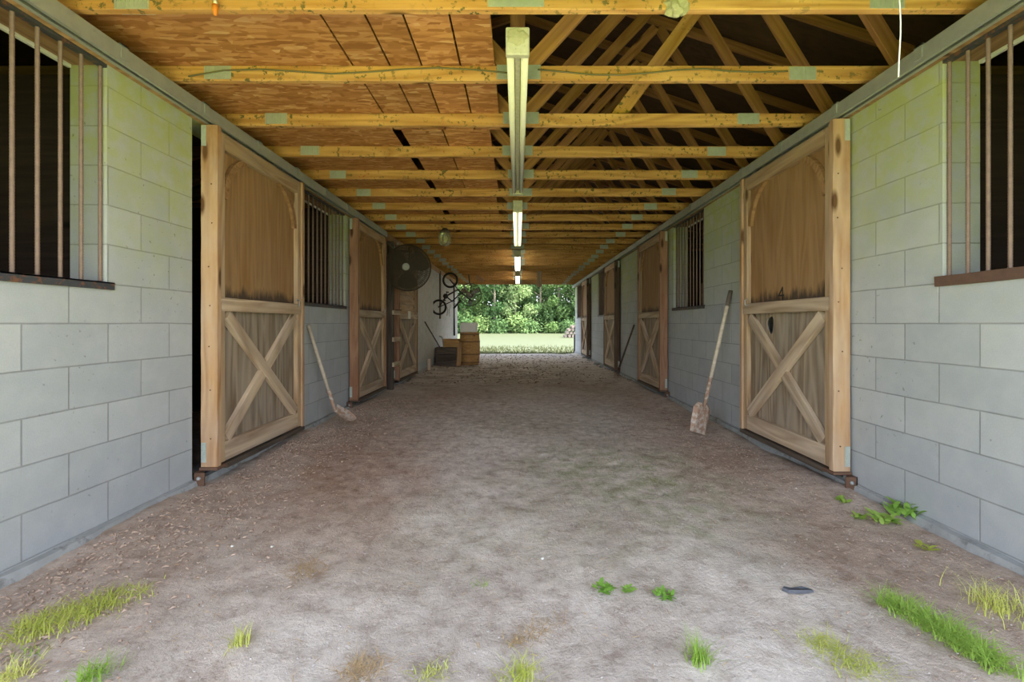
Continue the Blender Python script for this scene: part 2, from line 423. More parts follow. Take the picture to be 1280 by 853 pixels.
# ------------------------------------------------------------------ mesh builder
class MB:
    def __init__(self):
        self.v, self.f, self.sm = [], [], []

    def add(self, vs, fs, smooth=False):
        b = len(self.v)
        self.v += [tuple(x) for x in vs]
        self.f += [tuple(b + i for i in q) for q in fs]
        self.sm += [smooth] * len(fs)
        return self

    def box(self, lo, hi, ch=0.0, mat=None):
        x0, y0, z0 = lo
        x1, y1, z1 = hi
        if ch > 0:
            bm = bmesh.new()
            bmesh.ops.create_cube(bm, size=1)
            for v in bm.verts:
                v.co = Vector(((x0 + x1) / 2 + v.co.x * (x1 - x0), (y0 + y1) / 2 + v.co.y * (y1 - y0), (z0 + z1) / 2 + v.co.z * (z1 - z0)))
            bmesh.ops.bevel(bm, geom=bm.edges[:], offset=ch, segments=1, affect='EDGES')
            vs = [v.co.copy() for v in bm.verts]
            bm.verts.index_update()
            fs = [[v.index for v in f.verts] for f in bm.faces]
            bm.free()
        else:
            vs = [Vector(p) for p in ((x0, y0, z0), (x1, y0, z0), (x1, y1, z0), (x0, y1, z0), (x0, y0, z1), (x1, y0, z1), (x1, y1, z1), (x0, y1, z1))]
            fs = [(0, 3, 2, 1), (4, 5, 6, 7), (0, 1, 5, 4), (1, 2, 6, 5), (2, 3, 7, 6), (3, 0, 4, 7)]
        if mat is not None:
            vs = [mat @ Vector(p) for p in vs]
        return self.add(vs, fs)

    def tube(self, pts, r, n=8, cap=True, closed=False):
        pts = [Vector(p) for p in pts]
        rs = r if isinstance(r, (list, tuple)) else [r] * len(pts)
        N = len(pts)
        vs, fs = [], []
        prev = None
        for i, p in enumerate(pts):
            if closed:
                t = pts[(i + 1) % N] - pts[i - 1]
            else:
                t = pts[min(i + 1, N - 1)] - pts[max(i - 1, 0)]
            t.normalize()
            if prev is None:
                a = Vector((0, 0, 1)) if abs(t.z) < 0.9 else Vector((1, 0, 0))
                u = t.cross(a).normalized()
            else:
                u = (prev - t * prev.dot(t)).normalized()
            prev = u
            w = t.cross(u)
            for k in range(n):
                an = 2 * PI * k / n
                vs.append(p + (u * math.cos(an) + w * math.sin(an)) * rs[i])
        segs = N if closed else N - 1
        for i in range(segs):
            j = (i + 1) % N
            for k in range(n):
                k2 = (k + 1) % n
                fs.append((i * n + k, i * n + k2, j * n + k2, j * n + k))
        self.add(vs, fs, True)
        if cap and not closed:
            b = len(self.v) - len(vs)
            self.f.append(tuple(b + k for k in range(n))[::-1])
            self.f.append(tuple(b + (N - 1) * n + k for k in range(n)))
            self.sm += [False, False]
        return self

    def lathe(self, prof, n=20, o=(0, 0, 0), axis='Z', smooth=True):
        o = Vector(o)
        vs, fs = [], []
        for (r, h) in prof:
            for k in range(n):
                a = 2 * PI * k / n
                if axis == 'Z':
                    vs.append(o + Vector((r * math.cos(a), r * math.sin(a), h)))
                elif axis == 'Y':
                    vs.append(o + Vector((r * math.cos(a), h, r * math.sin(a))))
                else:
                    vs.append(o + Vector((h, r * math.cos(a), r * math.sin(a))))
        for i in range(len(prof) - 1):
            for k in range(n):
                k2 = (k + 1) % n
                fs.append((i * n + k, i * n + k2, (i + 1) * n + k2, (i + 1) * n + k))
        fs.append(tuple(range(n))[::-1])
        fs.append(tuple((len(prof) - 1) * n + k for k in range(n)))
        return self.add(vs, fs, smooth)

    def build(self, name, mat, parent=None):
        me = bpy.data.meshes.new(name)
        me.from_pydata(self.v, [], self.f)
        me.materials.append(mat)
        me.polygons.foreach_set('use_smooth', self.sm)
        bm = bmesh.new()
        bm.from_mesh(me)
        bmesh.ops.recalc_face_normals(bm, faces=bm.faces[:])
        bm.to_mesh(me)
        bm.free()
        o = bpy.data.objects.new(name, me)
        C.objects.link(o)
        if parent:
            o.parent = parent
        return o


def tag(o, label=None, cat=None, group=None, kind=None):
    if label:
        o['label'] = label
    if cat:
        o['category'] = cat
    if group:
        o['group'] = group
    if kind:
        o['kind'] = kind
    return o


def thing(name, loc, label, cat, group=None, rot=(0, 0, 0)):
    o = bpy.data.objects.new(name, None)
    o.empty_display_size = 0.1
    C.objects.link(o)
    o.location = loc
    o.rotation_euler = rot
    return tag(o, label, cat, group)


def struct(name, mb, mat):
    return tag(mb.build(name, mat), kind='structure')


def copy_tree(o, parent=None):
    c = o.copy()
    C.objects.link(c)
    c.parent = parent
    for ch in list(o.children):
        copy_tree(ch, c)
    return c


def lumber(name, p0, p1, w, t, up, mat, parent=None, ch=0.003, wob=0.0):
    """a sawn board from p0 to p1 (parent's space): w along 'up', t across, local X along the grain"""
    p0, p1 = Vector(p0), Vector(p1)
    x = (p1 - p0)
    L = x.length
    x.normalize()
    up = Vector(up)
    z = (up - x * up.dot(x)).normalized()
    y = z.cross(x)
    a, b = t / 2, w / 2
    sec = [(-a + ch, -b), (a - ch, -b), (a, -b + ch), (a, b - ch), (a - ch, b), (-a + ch, b), (-a, b - ch), (-a, -b + ch)]
    ns = max(1, int(L / 0.12)) if wob else 1
    mb = MB()
    vs, fs = [], []
    for i in range(ns + 1):
        for (sy, sz) in sec:
            k = 1.0
            dy = R.uniform(-wob, wob) if wob else 0
            dz = R.uniform(-wob, wob) if wob else 0
            vs.append((L * i / ns, sy + dy, sz + dz))
    for i in range(ns):
        for k in range(8):
            k2 = (k + 1) % 8
            fs.append((i * 8 + k, i * 8 + k2, (i + 1) * 8 + k2, (i + 1) * 8 + k))
    fs.append(tuple(range(8))[::-1])
    fs.append(tuple(ns * 8 + k for k in range(8)))
    mb.add(vs, fs)
    o = mb.build(name, mat, parent)
    m3 = Matrix((x, y, z)).transposed().to_4x4()
    m3.translation = p0
    o.matrix_basis = m3
    return o


# ------------------------------------------------------------------ setting
def wall_grid(name, xa, xb, ys, ye, ztop, z0, holes, mat):
    """solid wall between x = xa and xb with rectangular openings (y0, y1, z0, z1)"""
    Y = sorted({ys, ye, *[h[0] for h in holes], *[h[1] for h in holes]})
    Z = sorted({z0, ztop, *[h[2] for h in holes], *[min(h[3], ztop) for h in holes]})

    def solid(i, j):
        if i < 0 or j < 0 or i >= len(Y) - 1 or j >= len(Z) - 1:
            return False
        cy, cz = (Y[i] + Y[i + 1]) / 2, (Z[j] + Z[j + 1]) / 2
        return not any(h[0] < cy < h[1] and h[2] < cz < h[3] for h in holes)
    mb = MB()

    def q(*p):
        mb.add(p, [(0, 1, 2, 3)])
    for i in range(len(Y) - 1):
        for j in range(len(Z) - 1):
            if not solid(i, j):
                continue
            a, b, c, d = Y[i], Y[i + 1], Z[j], Z[j + 1]
            for x in (xa, xb):
                q((x, a, c), (x, b, c), (x, b, d), (x, a, d))
            if not solid(i - 1, j):
                q((xa, a, c), (xb, a, c), (xb, a, d), (xa, a, d))
            if not solid(i + 1, j):
                q((xa, b, c), (xb, b, c), (xb, b, d), (xa, b, d))
            if not solid(i, j - 1):
                q((xa, a, c), (xb, a, c), (xb, b, c), (xa, b, c))
            if not solid(i, j + 1):
                q((xa, a, d), (xb, a, d), (xb, b, d), (xa, b, d))
    return struct(name, mb, mat)


SILL = 1.279
WT = 2.498
winL = [(1.1, 2.32), (4.33, 5.51)]
doorwayL = [(2.925, 4.05), (5.7, 6.72), (7.45, 8.9)]
winR = [(1.1, 2.284), (5.206, 6.22), (11.2, 12.05), (15.3, 16.3)]
doorwayR = [(2.98, 4.09), (6.5, 7.5), (9.45, 10.5), (13.2, 14.3)]
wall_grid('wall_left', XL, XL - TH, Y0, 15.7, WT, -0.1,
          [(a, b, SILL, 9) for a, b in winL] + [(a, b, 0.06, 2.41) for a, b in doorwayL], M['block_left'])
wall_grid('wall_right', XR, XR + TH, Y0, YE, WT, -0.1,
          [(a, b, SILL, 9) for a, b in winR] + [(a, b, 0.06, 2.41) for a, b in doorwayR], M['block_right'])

# outer shell of the two stall rows, gable ends and roof
XO = 5.85
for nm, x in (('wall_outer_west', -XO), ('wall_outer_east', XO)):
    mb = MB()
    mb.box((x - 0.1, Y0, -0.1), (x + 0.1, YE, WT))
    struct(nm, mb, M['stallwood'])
for nm, y, l in (('wall_front_gable', Y0 - 0.06, 0), ('wall_back_gable', YE + 0.06, 1)):
    mb = MB()
    for xa, xb in ((-XO, XL - TH), (XR + TH, XO)):
        mb.box((xa, y - 0.05, -0.1), (xb, y + 0.05, 2.52))
    prof = [(-XO, 2.535), (XO, 2.535), (XO, 2.62), (0, 4.56), (-XO, 2.62)]
    vs = [(x, y - 0.05, z) for x, z in prof] + [(x, y + 0.05, z) for x, z in prof]
    fs = [(0, 1, 2, 3, 4), (9, 8, 7, 6, 5)] + [(i, (i + 1) % 5, 5 + (i + 1) % 5, 5 + i) for i in range(5)]
    mb.add(vs, fs)
    struct(nm, mb, M['stallwood'])
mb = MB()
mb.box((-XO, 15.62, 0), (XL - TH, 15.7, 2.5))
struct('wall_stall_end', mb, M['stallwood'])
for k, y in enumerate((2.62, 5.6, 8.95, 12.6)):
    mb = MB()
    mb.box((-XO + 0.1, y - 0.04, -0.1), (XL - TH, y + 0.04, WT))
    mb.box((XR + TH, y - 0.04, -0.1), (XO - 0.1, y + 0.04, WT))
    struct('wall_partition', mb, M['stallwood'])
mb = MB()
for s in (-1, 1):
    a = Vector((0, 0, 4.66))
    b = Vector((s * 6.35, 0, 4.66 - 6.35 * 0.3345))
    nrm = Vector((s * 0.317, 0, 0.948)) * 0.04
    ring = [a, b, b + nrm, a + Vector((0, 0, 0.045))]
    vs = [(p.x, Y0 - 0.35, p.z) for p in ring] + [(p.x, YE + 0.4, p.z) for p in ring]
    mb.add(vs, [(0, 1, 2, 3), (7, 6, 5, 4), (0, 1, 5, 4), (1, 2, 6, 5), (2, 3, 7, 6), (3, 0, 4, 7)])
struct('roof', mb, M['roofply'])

# top plates under the trusses, and nailing boards for the tracks
for nm, x, s, ye in (('trim_1', XL, -1, 15.7), ('trim_2', XR, 1, YE)):
    mb = MB()
    a, b = sorted((x, x + s * TH))
    mb.box((a, Y0, WT), (b, ye, JZ))
    a, b = sorted((x - s * 0.002, x - s * 0.036))
    mb.box((a, Y0, 2.405), (b, ye, JZ))
    struct(nm, mb, M['plank'])


def hnoise(x, y):
    return (math.sin(x * 3.1 + y * 1.3) * math.sin(y * 2.3 - x * 0.7) * 0.010 + math.sin(x * 9.7 + 1.3) * math.sin(y * 8.1 + x * 2.2) * 0.005
            + math.sin(x * 21 + y * 5) * math.sin(y * 23 - x * 7) * 0.003)


def ground_z(x, y):
    z = hnoise(x, y)
    e = min(x - XL, XR - x)
    if 0 <= e < 0.45:
        z += 0.035 * (1 - e / 0.45) * (0.6 + 0.6 * math.sin(y * 1.9 + (0 if x < 0 else 2)) ** 2)
    if e < 0:
        z = -0.0
    return z - 0.004


# dirt floor
xs = [-5.8, -4, -2.6] + [XL - 0.2 + i * 0.055 for i in range(int((XR - XL + 0.4) / 0.055) + 1)] + [2.7, 4, 5.8]
ysv = [-0.6 + i * 0.055 for i in range(int(10 / 0.055))]
while ysv[-1] < 17.0:
    ysv.append(ysv[-1] + 0.11)
mb = MB()
nx = len(xs)
vs = [(x, y, ground_z(x, y) + R.uniform(-0.004, 0.004) - (0.06 * max(0, y - 15.9) ** 1.2 if y > 15.9 else 0)) for y in ysv for x in xs]
fs = [(j * nx + i, j * nx + i + 1, (j + 1) * nx + i + 1, (j + 1) * nx + i) for j in range(len(ysv) - 1) for i in range(nx - 1)]
mb.add(vs, fs, True)
struct('floor', mb, M['dirt'])

# lawns all round
mb = MB()
G = [-140, -60, -30, -14, -6, 0, 6, 14, 30, 60, 140]
GY = [-140, -60, -30, -5.5, 0.5, 6, 12, 17, 22, 30, 40, 52, 70, 110, 160]
vs = [(x, y, -0.07) for y in GY for x in G]
fs = [(j * 11 + i, j * 11 + i + 1, (j + 1) * 11 + i + 1, (j + 1) * 11 + i) for j in range(len(GY) - 1) if j != 3 for i in range(10)]
mb.add(vs, fs)
struct('lawn', mb, M['lawn'])
mb = MB()
GY = [-5.5, -4, -3, -1.5, 0.5]
vs = [(x, y, -0.07) for y in GY for x in G]
fs = [(j * 11 + i, j * 11 + i + 1, (j + 1) * 11 + i + 1, (j + 1) * 11 + i) for j in range(len(GY) - 1) for i in range(10)]
mb.add(vs, fs)
struct('lawn_bounce_strip', mb, M['yard_bounce'])  # strip of unseen lawn, its colour and extent set to bounce light

# concrete footings proud of the walls
for nm, x, s, ye in (('baseboard_left', XL, 1, 15.7), ('baseboard_right', XR, -1, YE)):
    mb = MB()
    ny = 160
    vs, fs = [], []
    for i in range(ny + 1):
        y = Y0 + (ye - Y0) * i / ny
        w = 0.035 + 0.02 * math.sin(y * 2.1) * math.sin(y * 5.3) + R.uniform(-0.004, 0.004)
        zt = 0.052 + R.uniform(-0.004, 0.003)
        vs += [(x, y, zt + 0.004), (x + s * w * 0.7, y, zt), (x + s * (w + 0.03), y, -0.1), (x, y, -0.1)]
    for i in range(ny):
        for k in range(4):
            k2 = (k + 1) % 4
            fs.append((i * 4 + k, i * 4 + k2, (i + 1) * 4 + k2, (i + 1) * 4 + k))
    fs += [(0, 1, 2, 3), (ny * 4 + 3, ny * 4 + 2, ny * 4 + 1, ny * 4)]
    mb.add(vs, fs)
    struct(nm, mb, M['concrete'])

# grey panelling over the far part of the wall under the chipboard ceiling
mb = MB()
mb.box((XL - 0.01, 9.06, 0.24), (XL + 0.02, 15.68, 2.49))
o = struct('wall_left_panelling', mb, M['panelling'])

# ------------------------------------------------------------------ roof trusses
ORD = ['first', 'second', 'third', 'fourth', 'fifth', 'sixth', 'seventh', 'eighth', 'ninth', 'tenth', 'eleventh', 'twelfth', 'thirteenth', 'fourteenth', 'fifteenth',
       'sixteenth', 'seventeenth', 'eighteenth', 'nineteenth', 'twentieth', 'twenty-first', 'twenty-second', 'twenty-third', 'twenty-fourth', 'twenty-fifth', 'twenty-sixth', 'twenty-seventh']


def make_truss():
    t = thing('roof_truss', (0, 0, JZ), 'x', 'roof truss', 'timber roof trusses along the barn')
    lumber('bottom_chord', (-2.29, 0, JH / 2), (2.33, 0, JH / 2), JH, 0.038, (0, 0, 1), M['joist'], t)
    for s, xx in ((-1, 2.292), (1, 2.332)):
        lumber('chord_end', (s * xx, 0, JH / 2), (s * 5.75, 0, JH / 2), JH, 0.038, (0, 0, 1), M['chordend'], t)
    for s in (-1, 1):
        lumber('top_chord', (s * 6.1, 0, 0.02), (s * 0.01, 0, 2.06), 0.089, 0.038, (0, 0, 1), M['web'], t)
        lumber('web', (s * 0.06, 0, JH), (s * 1.38, 0, 1.52), 0.089, 0.036, (1, 0, 0), M['web'], t)
        lumber('web', (s * 2.3, 0, JH), (s * 1.42, 0, 1.52), 0.089, 0.036, (1, 0, 0), M['web'], t)
        lumber('web', (s * 2.36, 0, JH), (s * 3.7, 0, 0.76), 0.089, 0.036, (1, 0, 0), M['web'], t)
    lumber('king_post', (0, 0, JH), (0, 0, 1.98), 0.089, 0.036, (1, 0, 0), M['web'], t)
    for x, z, w, h in ((-1.77, 0.045, 0.16, 0.078), (1.70, 0.045, 0.16, 0.078), (0.02, 0.05, 0.26, 0.085), (-2.36, 0.06, 0.14, 0.1), (2.36, 0.06, 0.14, 0.1)):
        pm = MB()
        for s in (-1, 1):
            pm.box((x - w / 2, s * 0.0195 - 0.0012, z - h / 2), (x + w / 2, s * 0.0195 + 0.0012, z + h / 2))
        n = 8
        for i in range(n):      # pressed rows of teeth
            xx = x - w / 2 + w * (i + 0.5) / n
            pm.box((xx - 0.003, -0.0235, z - h / 2 + 0.004), (xx + 0.003, -0.0205, z + h / 2 - 0.004))
        pm.build('nail_plate', M['plate'], t)
    return t


tr0 = make_truss()
NT_ = 27
for k in range(NT_):
    d = 2.095 + 0.6096 * (k - 2)
    t = tr0 if k == 0 else copy_tree(tr0)
    t.location = (0, d, JZ)
    t['label'] = 'yellow pine roof truss with webs and nail plates, %s from the front opening' % ORD[k]
    for ch in t.children:
        if ch.name.startswith('nail_plate'):
            ch.location.z = R.uniform(-0.006, 0.006)
            ch.location.x = R.uniform(-0.03, 0.03)


def jd(k):                       # depth of the k-th visible truss
    return 2.095 + 0.6096 * k


o = lumber('diagonal_brace', (0.74, jd(2) + 0.06, JZ + JH + 0.002), (1.68, jd(2) + 0.06, JZ + 1.36), 0.1, 0.036, (1, 0, 0), M['joist'])
tag(o, 'pale diagonal timber brace rising from the fifth truss towards the dark roof', 'brace')

# ------------------------------------------------------------------ chipboard sheets
def osb(x0, x1, y0, y1, label, group=None):
    mb = MB()
    mb.box((x0, y0, 0), (x1, y1, 0.012), 0.002)
    z = JZ + JH + 0.001
    o = mb.build('chipboard_sheet', M['osb'])
    o.location = (0, 0, z)
    tag(o, label, 'ceiling board', 'chipboard sheets lying on the trusses')
    return o


rows = [(0.72, 2.05, [(-2.3, -0.98), (-0.97, -0.12)], 'over the front opening'),
        (2.06, 3.58, [(-2.3, -0.985), (-0.975, -0.765), (-0.755, -0.575), (-0.565, -0.345), (-0.335, -0.135)], 'in the front row of sheets'),
        (3.59, 5.2, [(-2.3, -0.995), (-0.925, -0.6), (-0.59, -0.22)], 'in the second row, beside the dark slot'),
        (5.21, 7.6, [(-2.3, -1.03), (-0.95, -0.26)], 'above the hanging jar lamp'),
        (7.61, 10.0, [(-2.3, -1.0), (-0.985, -0.2)], 'above the big wall fan'),
        (10.01, 12.4, [(-2.3, -1.0), (-0.99, -0.15)], 'above the hung bicycle'),
        (12.41, 14.8, [(-2.3, -1.0), (-0.99, -0.12)], 'above the far cage fan'),
        (14.81, YE, [(-2.3, -1.0), (-0.99, -0.15)], 'at the far opening')]
for y0, y1, cs, wh in rows:
    for i, (a, b) in enumerate(cs):
        w = b - a
        if len(cs) == 5:
            kind = ['wide brown chipboard sheet', 'narrow chipboard strip against the wide sheet', 'narrow chipboard strip, second from the wide sheet',
                    'chipboard strip, third from the wide sheet', 'pale chipboard strip at the open roof edge'][i]
        elif i == 0:
            kind = 'wide brown chipboard sheet along the block wall'
        elif a > 0.2:
            kind = 'brown chipboard sheet across from the lamps'
        elif i == len(cs) - 1 or a > -0.995 and len(cs) == 3 and i == 1 and y0 > 12:
            kind = 'brown chipboard sheet ending near the strip lights'
        else:
            kind = 'narrow brown chipboard piece in the middle'
        osb(a, b, y0, y1, kind + ' ' + wh)

# ------------------------------------------------------------------ door tracks
for side, X, ye, wh in ((-1, XL, 6.95, 'under the chipboard ceiling'), (1, XR, YE, 'under the open rafters')):
    t = thing('door_track', (X, Y0, 2.4), 'long grey steel sliding door track ' + wh, 'track')
    s = -side                    # towards the aisle
    L = ye - Y0
    prof = [(0.04, 0.085), (0.04, 0.078), (0.104, 0.082), (0.104, 0.0), (0.085, 0.0), (0.085, 0.005), (0.099, 0.005), (0.099, 0.077), (0.046, 0.073), (0.046, 0.006), (0.06, 0.006), (0.06, 0.0), (0.04, 0.0)]
    mb = MB()
    n = len(prof)
    vs = [(s * p[0], 0, p[1]) for p in prof] + [(s * p[0], L, p[1]) for p in prof]
    fs = [(i, (i + 1) % n, n + (i + 1) % n, n + i) for i in range(n)]
    mb.add(vs, fs)
    mb.build('rail', M['galv'], t)
    for k in range(int(L / 0.61)):
        yy = 0.36 + k * 0.61
        bb = MB()
        bb.box((min(s * 0.036, s * 0.11), yy, 0.083), (max(s * 0.036, s * 0.11), yy + 0.045, 0.092))
        bb.box((min(s * 0.104, s * 0.11), yy, 0.02), (max(s * 0.104, s * 0.11), yy + 0.045, 0.092))
        bb.tube([(s * 0.085, yy + 0.022, 0.09), (s * 0.085, yy + 0.022, 0.103)], 0.009, 6)
        bb.build('bracket', M['galv'], t)

# ------------------------------------------------------------------ sliding doors
def hole_panel(name, z0, z1, u0, u1, hole, thick, mat, parent):
    """panel in its own plane: local X up the grain, local Y across, with a ragged hole through it"""
    bm = bmesh.new()
    outer = [bm.verts.new((x, y, 0)) for x, y in ((z0, u0), (z1, u0), (z1, u1), (z0, u1))]
    inner = [bm.verts.new((x, y, 0)) for x, y in hole]
    ed = [bm.edges.new((outer[i], outer[(i + 1) % 4])) for i in range(4)] + [bm.edges.new((inner[i], inner[(i + 1) % len(inner)])) for i in range(len(inner))]
    bmesh.ops.triangle_fill(bm, use_beauty=True, use_dissolve=False, edges=ed)
    cx = sum(h[0] for h in hole) / len(hole)
    cy = sum(h[1] for h in hole) / len(hole)
    for f in [f for f in bm.faces if (f.calc_center_median() - Vector((cx, cy, 0))).length < 0.03 and all(v in inner for v in f.verts)]:
        bm.faces.remove(f)
    g = bmesh.ops.extrude_face_region(bm, geom=bm.faces[:])
    for v in g['geom']:
        if isinstance(v, bmesh.types.BMVert):
            v.co.z += thick
    bmesh.ops.recalc_face_normals(bm, faces=bm.faces[:])
    me = bpy.data.meshes.new(name)
    bm.to_mesh(me)
    bm.free()
    me.materials.append(mat)
    o = bpy.data.objects.new(name, me)
    C.objects.link(o)
    o.parent = parent
    return o


def sliding_door(side, y0, label, length=1.22, postmat='postwood', mark=False, hole=False, wb=0.0, h=2.255, zb=0.13, boards=False, plaque=False):
    s = -side
    X = (XL if side < 0 else XR) + s * 0.02
    t = thing('sliding_stall_door', (X, y0, zb), label, 'door', 'cross-braced stall doors')
    Lg = length
    D = lambda dep, u, z: (s * dep, u, z)

    def vert(name, u, w, d0, d1, za, zc, mat, wob=0.0):
        return lumber(name, D((d0 + d1) / 2, u, za), D((d0 + d1) / 2, u, zc), d1 - d0, w, (1, 0, 0), mat, t, 0.004, wob)

    def hor(name, z, w, d0, d1, ua, ub, mat):
        return lumber(name, D((d0 + d1) / 2, ua, z), D((d0 + d1) / 2, ub, z), w, d1 - d0, (0, 0, 1), mat, t, 0.003)
    pw = 0.044
    vert('edge_post', pw / 2, pw, 0.0, 0.11, 0, h, M[postmat], 0.0016)
    vert('edge_post', Lg - pw / 2, pw, 0.0, 0.11, 0, h - 0.01, M[postmat], 0.001)
    for u in (pw + 0.03, Lg - pw - 0.03):
        vert('stile', u, 0.06, 0.058, 0.096, 0.01, h - 0.02, M['doorwood'])
    um = Lg / 2
    hor('top_rail', h - 0.075, 0.11, 0.058, 0.098, pw + 0.06, Lg - pw - 0.06, M['doorwood'])
    hor('middle_rail', 1.075, 0.092, 0.06, 0.106, pw + 0.012, Lg - pw - 0.012, M['bracewood'])
    hor('bottom_rail', 0.075, 0.13, 0.058, 0.097, pw + 0.06, Lg - pw - 0.06, M['bracewood'])
    # upper sheet
    if boards:
        nb = 6
        for i in range(nb):
            z0 = 1.12 + (h - 0.13 - 1.12) * i / nb
            z1 = 1.12 + (h - 0.13 - 1.12) * (i + 1) / nb - 0.006
            hor('upper_board', (z0 + z1) / 2, z1 - z0, 0.046, 0.06, pw + 0.02, Lg - pw - 0.02, M['doorwood'])
    else:
        lumber('upper_panel', D(0.052, um, 1.06), D(0.052, um, h - 0.08), Lg - 2 * pw - 0.04, 0.012, (0, 1, 0), M['ply'], t, 0.001)
    if hole:
        hp = []
        for i in range(18):
            a = 2 * PI * i / 18
            r = 1 + 0.12 * math.sin(3 * a + 1) + R.uniform(-0.07, 0.07)
            hp.append((0.935 + 0.072 * r * math.sin(a), 0.815 + 0.052 * r * math.cos(a)))
        p = hole_panel('lower_panel', 0.06, 1.05, pw + 0.02, Lg - pw - 0.02, hp, 0.012, M['plylow'], t)
        # local X -> z, local Y -> u, local Z -> depth
        m = Matrix(((0, 0, s, s * 0.046), (0, 1, 0, 0), (1, 0, 0, 0), (0, 0, 0, 1)))
        p.matrix_basis = m
        if m.determinant() < 0:
            p.data.flip_normals()
    else:
        lumber('lower_panel', D(0.052, um, 0.06), D(0.052, um, 1.05), Lg - 2 * pw - 0.04, 0.012, (0, 1, 0), M['plylow'], t, 0.001)
    # cross braces, the second halved over the first
    a, b = pw + 0.07, Lg - pw - 0.07
    lumber('cross_brace', D(0.076, a + 0.02, 0.16), D(0.076, b - 0.02, 1.0), 0.088, 0.034, (0, 0, 1), M['bracewood'], t, 0.003)
    lumber('cross_brace', D(0.081, a + 0.02, 1.0), D(0.081, b - 0.02, 0.16), 0.088, 0.036, (0, 0, 1), M['bracewood'], t, 0.003)
    # arched top corners, each sawn from one board
    for e in (0, 1):
        mb = MB()
        pts = []
        P0, P1, P2 = Vector((0.0, 0.36)), Vector((0.04, 0.07)), Vector((0.33, 0.0))
        inner, outer = [], []
        for i in range(11):
            f = i / 10
            q = P0 * (1 - f) ** 2 + P1 * 2 * f * (1 - f) + P2 * f * f
            dq = ((P1 - P0) * (1 - f) + (P2 - P1) * f).normalized()
            nq = Vector((-dq.y, dq.x))
            inner.append(tuple(q + nq * 0.022 + Vector((0.022, 0.022))))
            outer.append(tuple(q - nq * 0.022 + Vector((0.022, 0.022))))
        U = lambda x: (pw + 0.055 + x) if e == 0 else (Lg - pw - 0.055 - x)
        vs, fs = [], []
        n = len(inner)
        for dep in (0.06, 0.088):
            for x, z in inner:
                vs.append(D(dep, U(x), h - 0.07 - z))
            for x, z in outer:
                vs.append(D(dep, U(x), h - 0.07 - z))
        for i in range(n - 1):
            fs += [(i, i + 1, n + i + 1, n + i), (2 * n + i, 2 * n + i + 1, 3 * n + i + 1, 3 * n + i),
                   (i, i + 1, 2 * n + i + 1, 2 * n + i), (n + i, n + i + 1, 3 * n + i + 1, 3 * n + i)]
        fs += [(0, n, 3 * n, 2 * n), (n - 1, 2 * n - 1, 4 * n - 1, 3 * n - 1)]
        mb.add(vs, fs)
        mb.build('arched_corner', M['archwood'], t)
    # steel
    for u in (0.14, Lg - 0.14):
        mb = MB()
        a_, b_ = sorted((s * 0.046, s * 0.052))
        mb.box((a_, u - 0.02, h - 0.14), (b_, u + 0.02, h + 0.05))
        mb.lathe([(0.0, -0.012), (0.02, -0.012), (0.022, 0), (0.02, 0.012), (0.0, 0.012)], 12, (s * 0.052, u, h + 0.055), 'X')
        mb.build('roller_hanger', M['galv'], t)
    for za, zc in ((h - 0.14, h - 0.005), (0.03, 0.16)):
        mb = MB()
        a_, b_ = sorted((s * 0.006, s * 0.038))
        mb.box((a_, -0.004, za), (b_, -0.0005, zc))
        for i in range(4):
            mb.lathe([(0.0, -0.0065), (0.004, -0.006), (0.0045, -0.0035)], 6, (s * (0.014 + 0.016 * (i % 2)), 0, za + 0.02 + 0.03 * i), 'Y')
        mb.build('strap_plate', M['plate'], t)
    mb = MB()
    for i in range(7):
        zz = 0.2 + i * 0.28 + R.uniform(-0.05, 0.05)
        mb.lathe([(0.0, -0.0018), (0.005, -0.0015), (0.0055, 0.0005)], 6, (s * R.uniform(0.05, 0.09), 0, zz), 'Y')
    nh = mb.build('nail_heads', M['rust'], t)
    nh['kind'] = 'stuff'
    mb = MB()
    a_, b_ = sorted((s * -0.005, s * 0.115))
    mb.box((a_, -0.008, -0.022), (b_, 0.10, -0.002), 0.003)
    mb.build('corner_shoe', M['rust'], t)
    lumber('bottom_runner', D(0.09, 0.10, -0.02), D(0.09, Lg - 0.01, -0.02), 0.034, 0.05, (0, 0, 1), M['darkwood'], t, 0.003)
    # latch on the far stile
    mb = MB()
    mb.tube([D(0.1, Lg - 0.13, 1.1), D(0.125, Lg - 0.13, 1.11), D(0.13, Lg - 0.13, 1.15), D(0.1, Lg - 0.13, 1.16)], 0.005, 6)
    mb.build('latch', M['galv'], t)
    if mark:
        mb = MB()

        def st(u0, z0, u1, z1, w=0.012):
            dv = Vector((0, u1 - u0, z1 - z0)).normalized()
            sd = Vector((0, -dv.z, dv.y)) * w / 2
            A, B = Vector((0, u0, z0)), Vector((0, u1, z1))
            pts = [A - sd, B - sd, B + sd, A + sd]
            vs = [(s * 0.0585, p.y, p.z) for p in pts] + [(s * 0.0605, p.y, p.z) for p in pts]
            mb.add(vs, [(0, 1, 2, 3), (7, 6, 5, 4), (0, 1, 5, 4), (1, 2, 6, 5), (2, 3, 7, 6), (3, 0, 4, 7)])
        u = 0.66
        # reads as a 4 when seen from the aisle (u grows away from the viewer)
        st(u - 0.018, 1.128, u - 0.018, 1.232)
        st(u - 0.018, 1.226, u + 0.038, 1.162)
        st(u + 0.042, 1.165, u - 0.036, 1.165)
        o = mb.build('painted_number', M['black'], t)
        o['label'] = 'black painted number 4 above the middle rail'
    if plaque:
        mb = MB()
        a_, b_ = sorted((s * 0.106, s * 0.112))
        mb.box((a_, 0.62, 1.03), (b_, 0.80, 1.17), 0.002)
        o = mb.build('paper_tag', M['paint_white'], t)
        o['label'] = 'pale square tag on the middle rail'
    return t


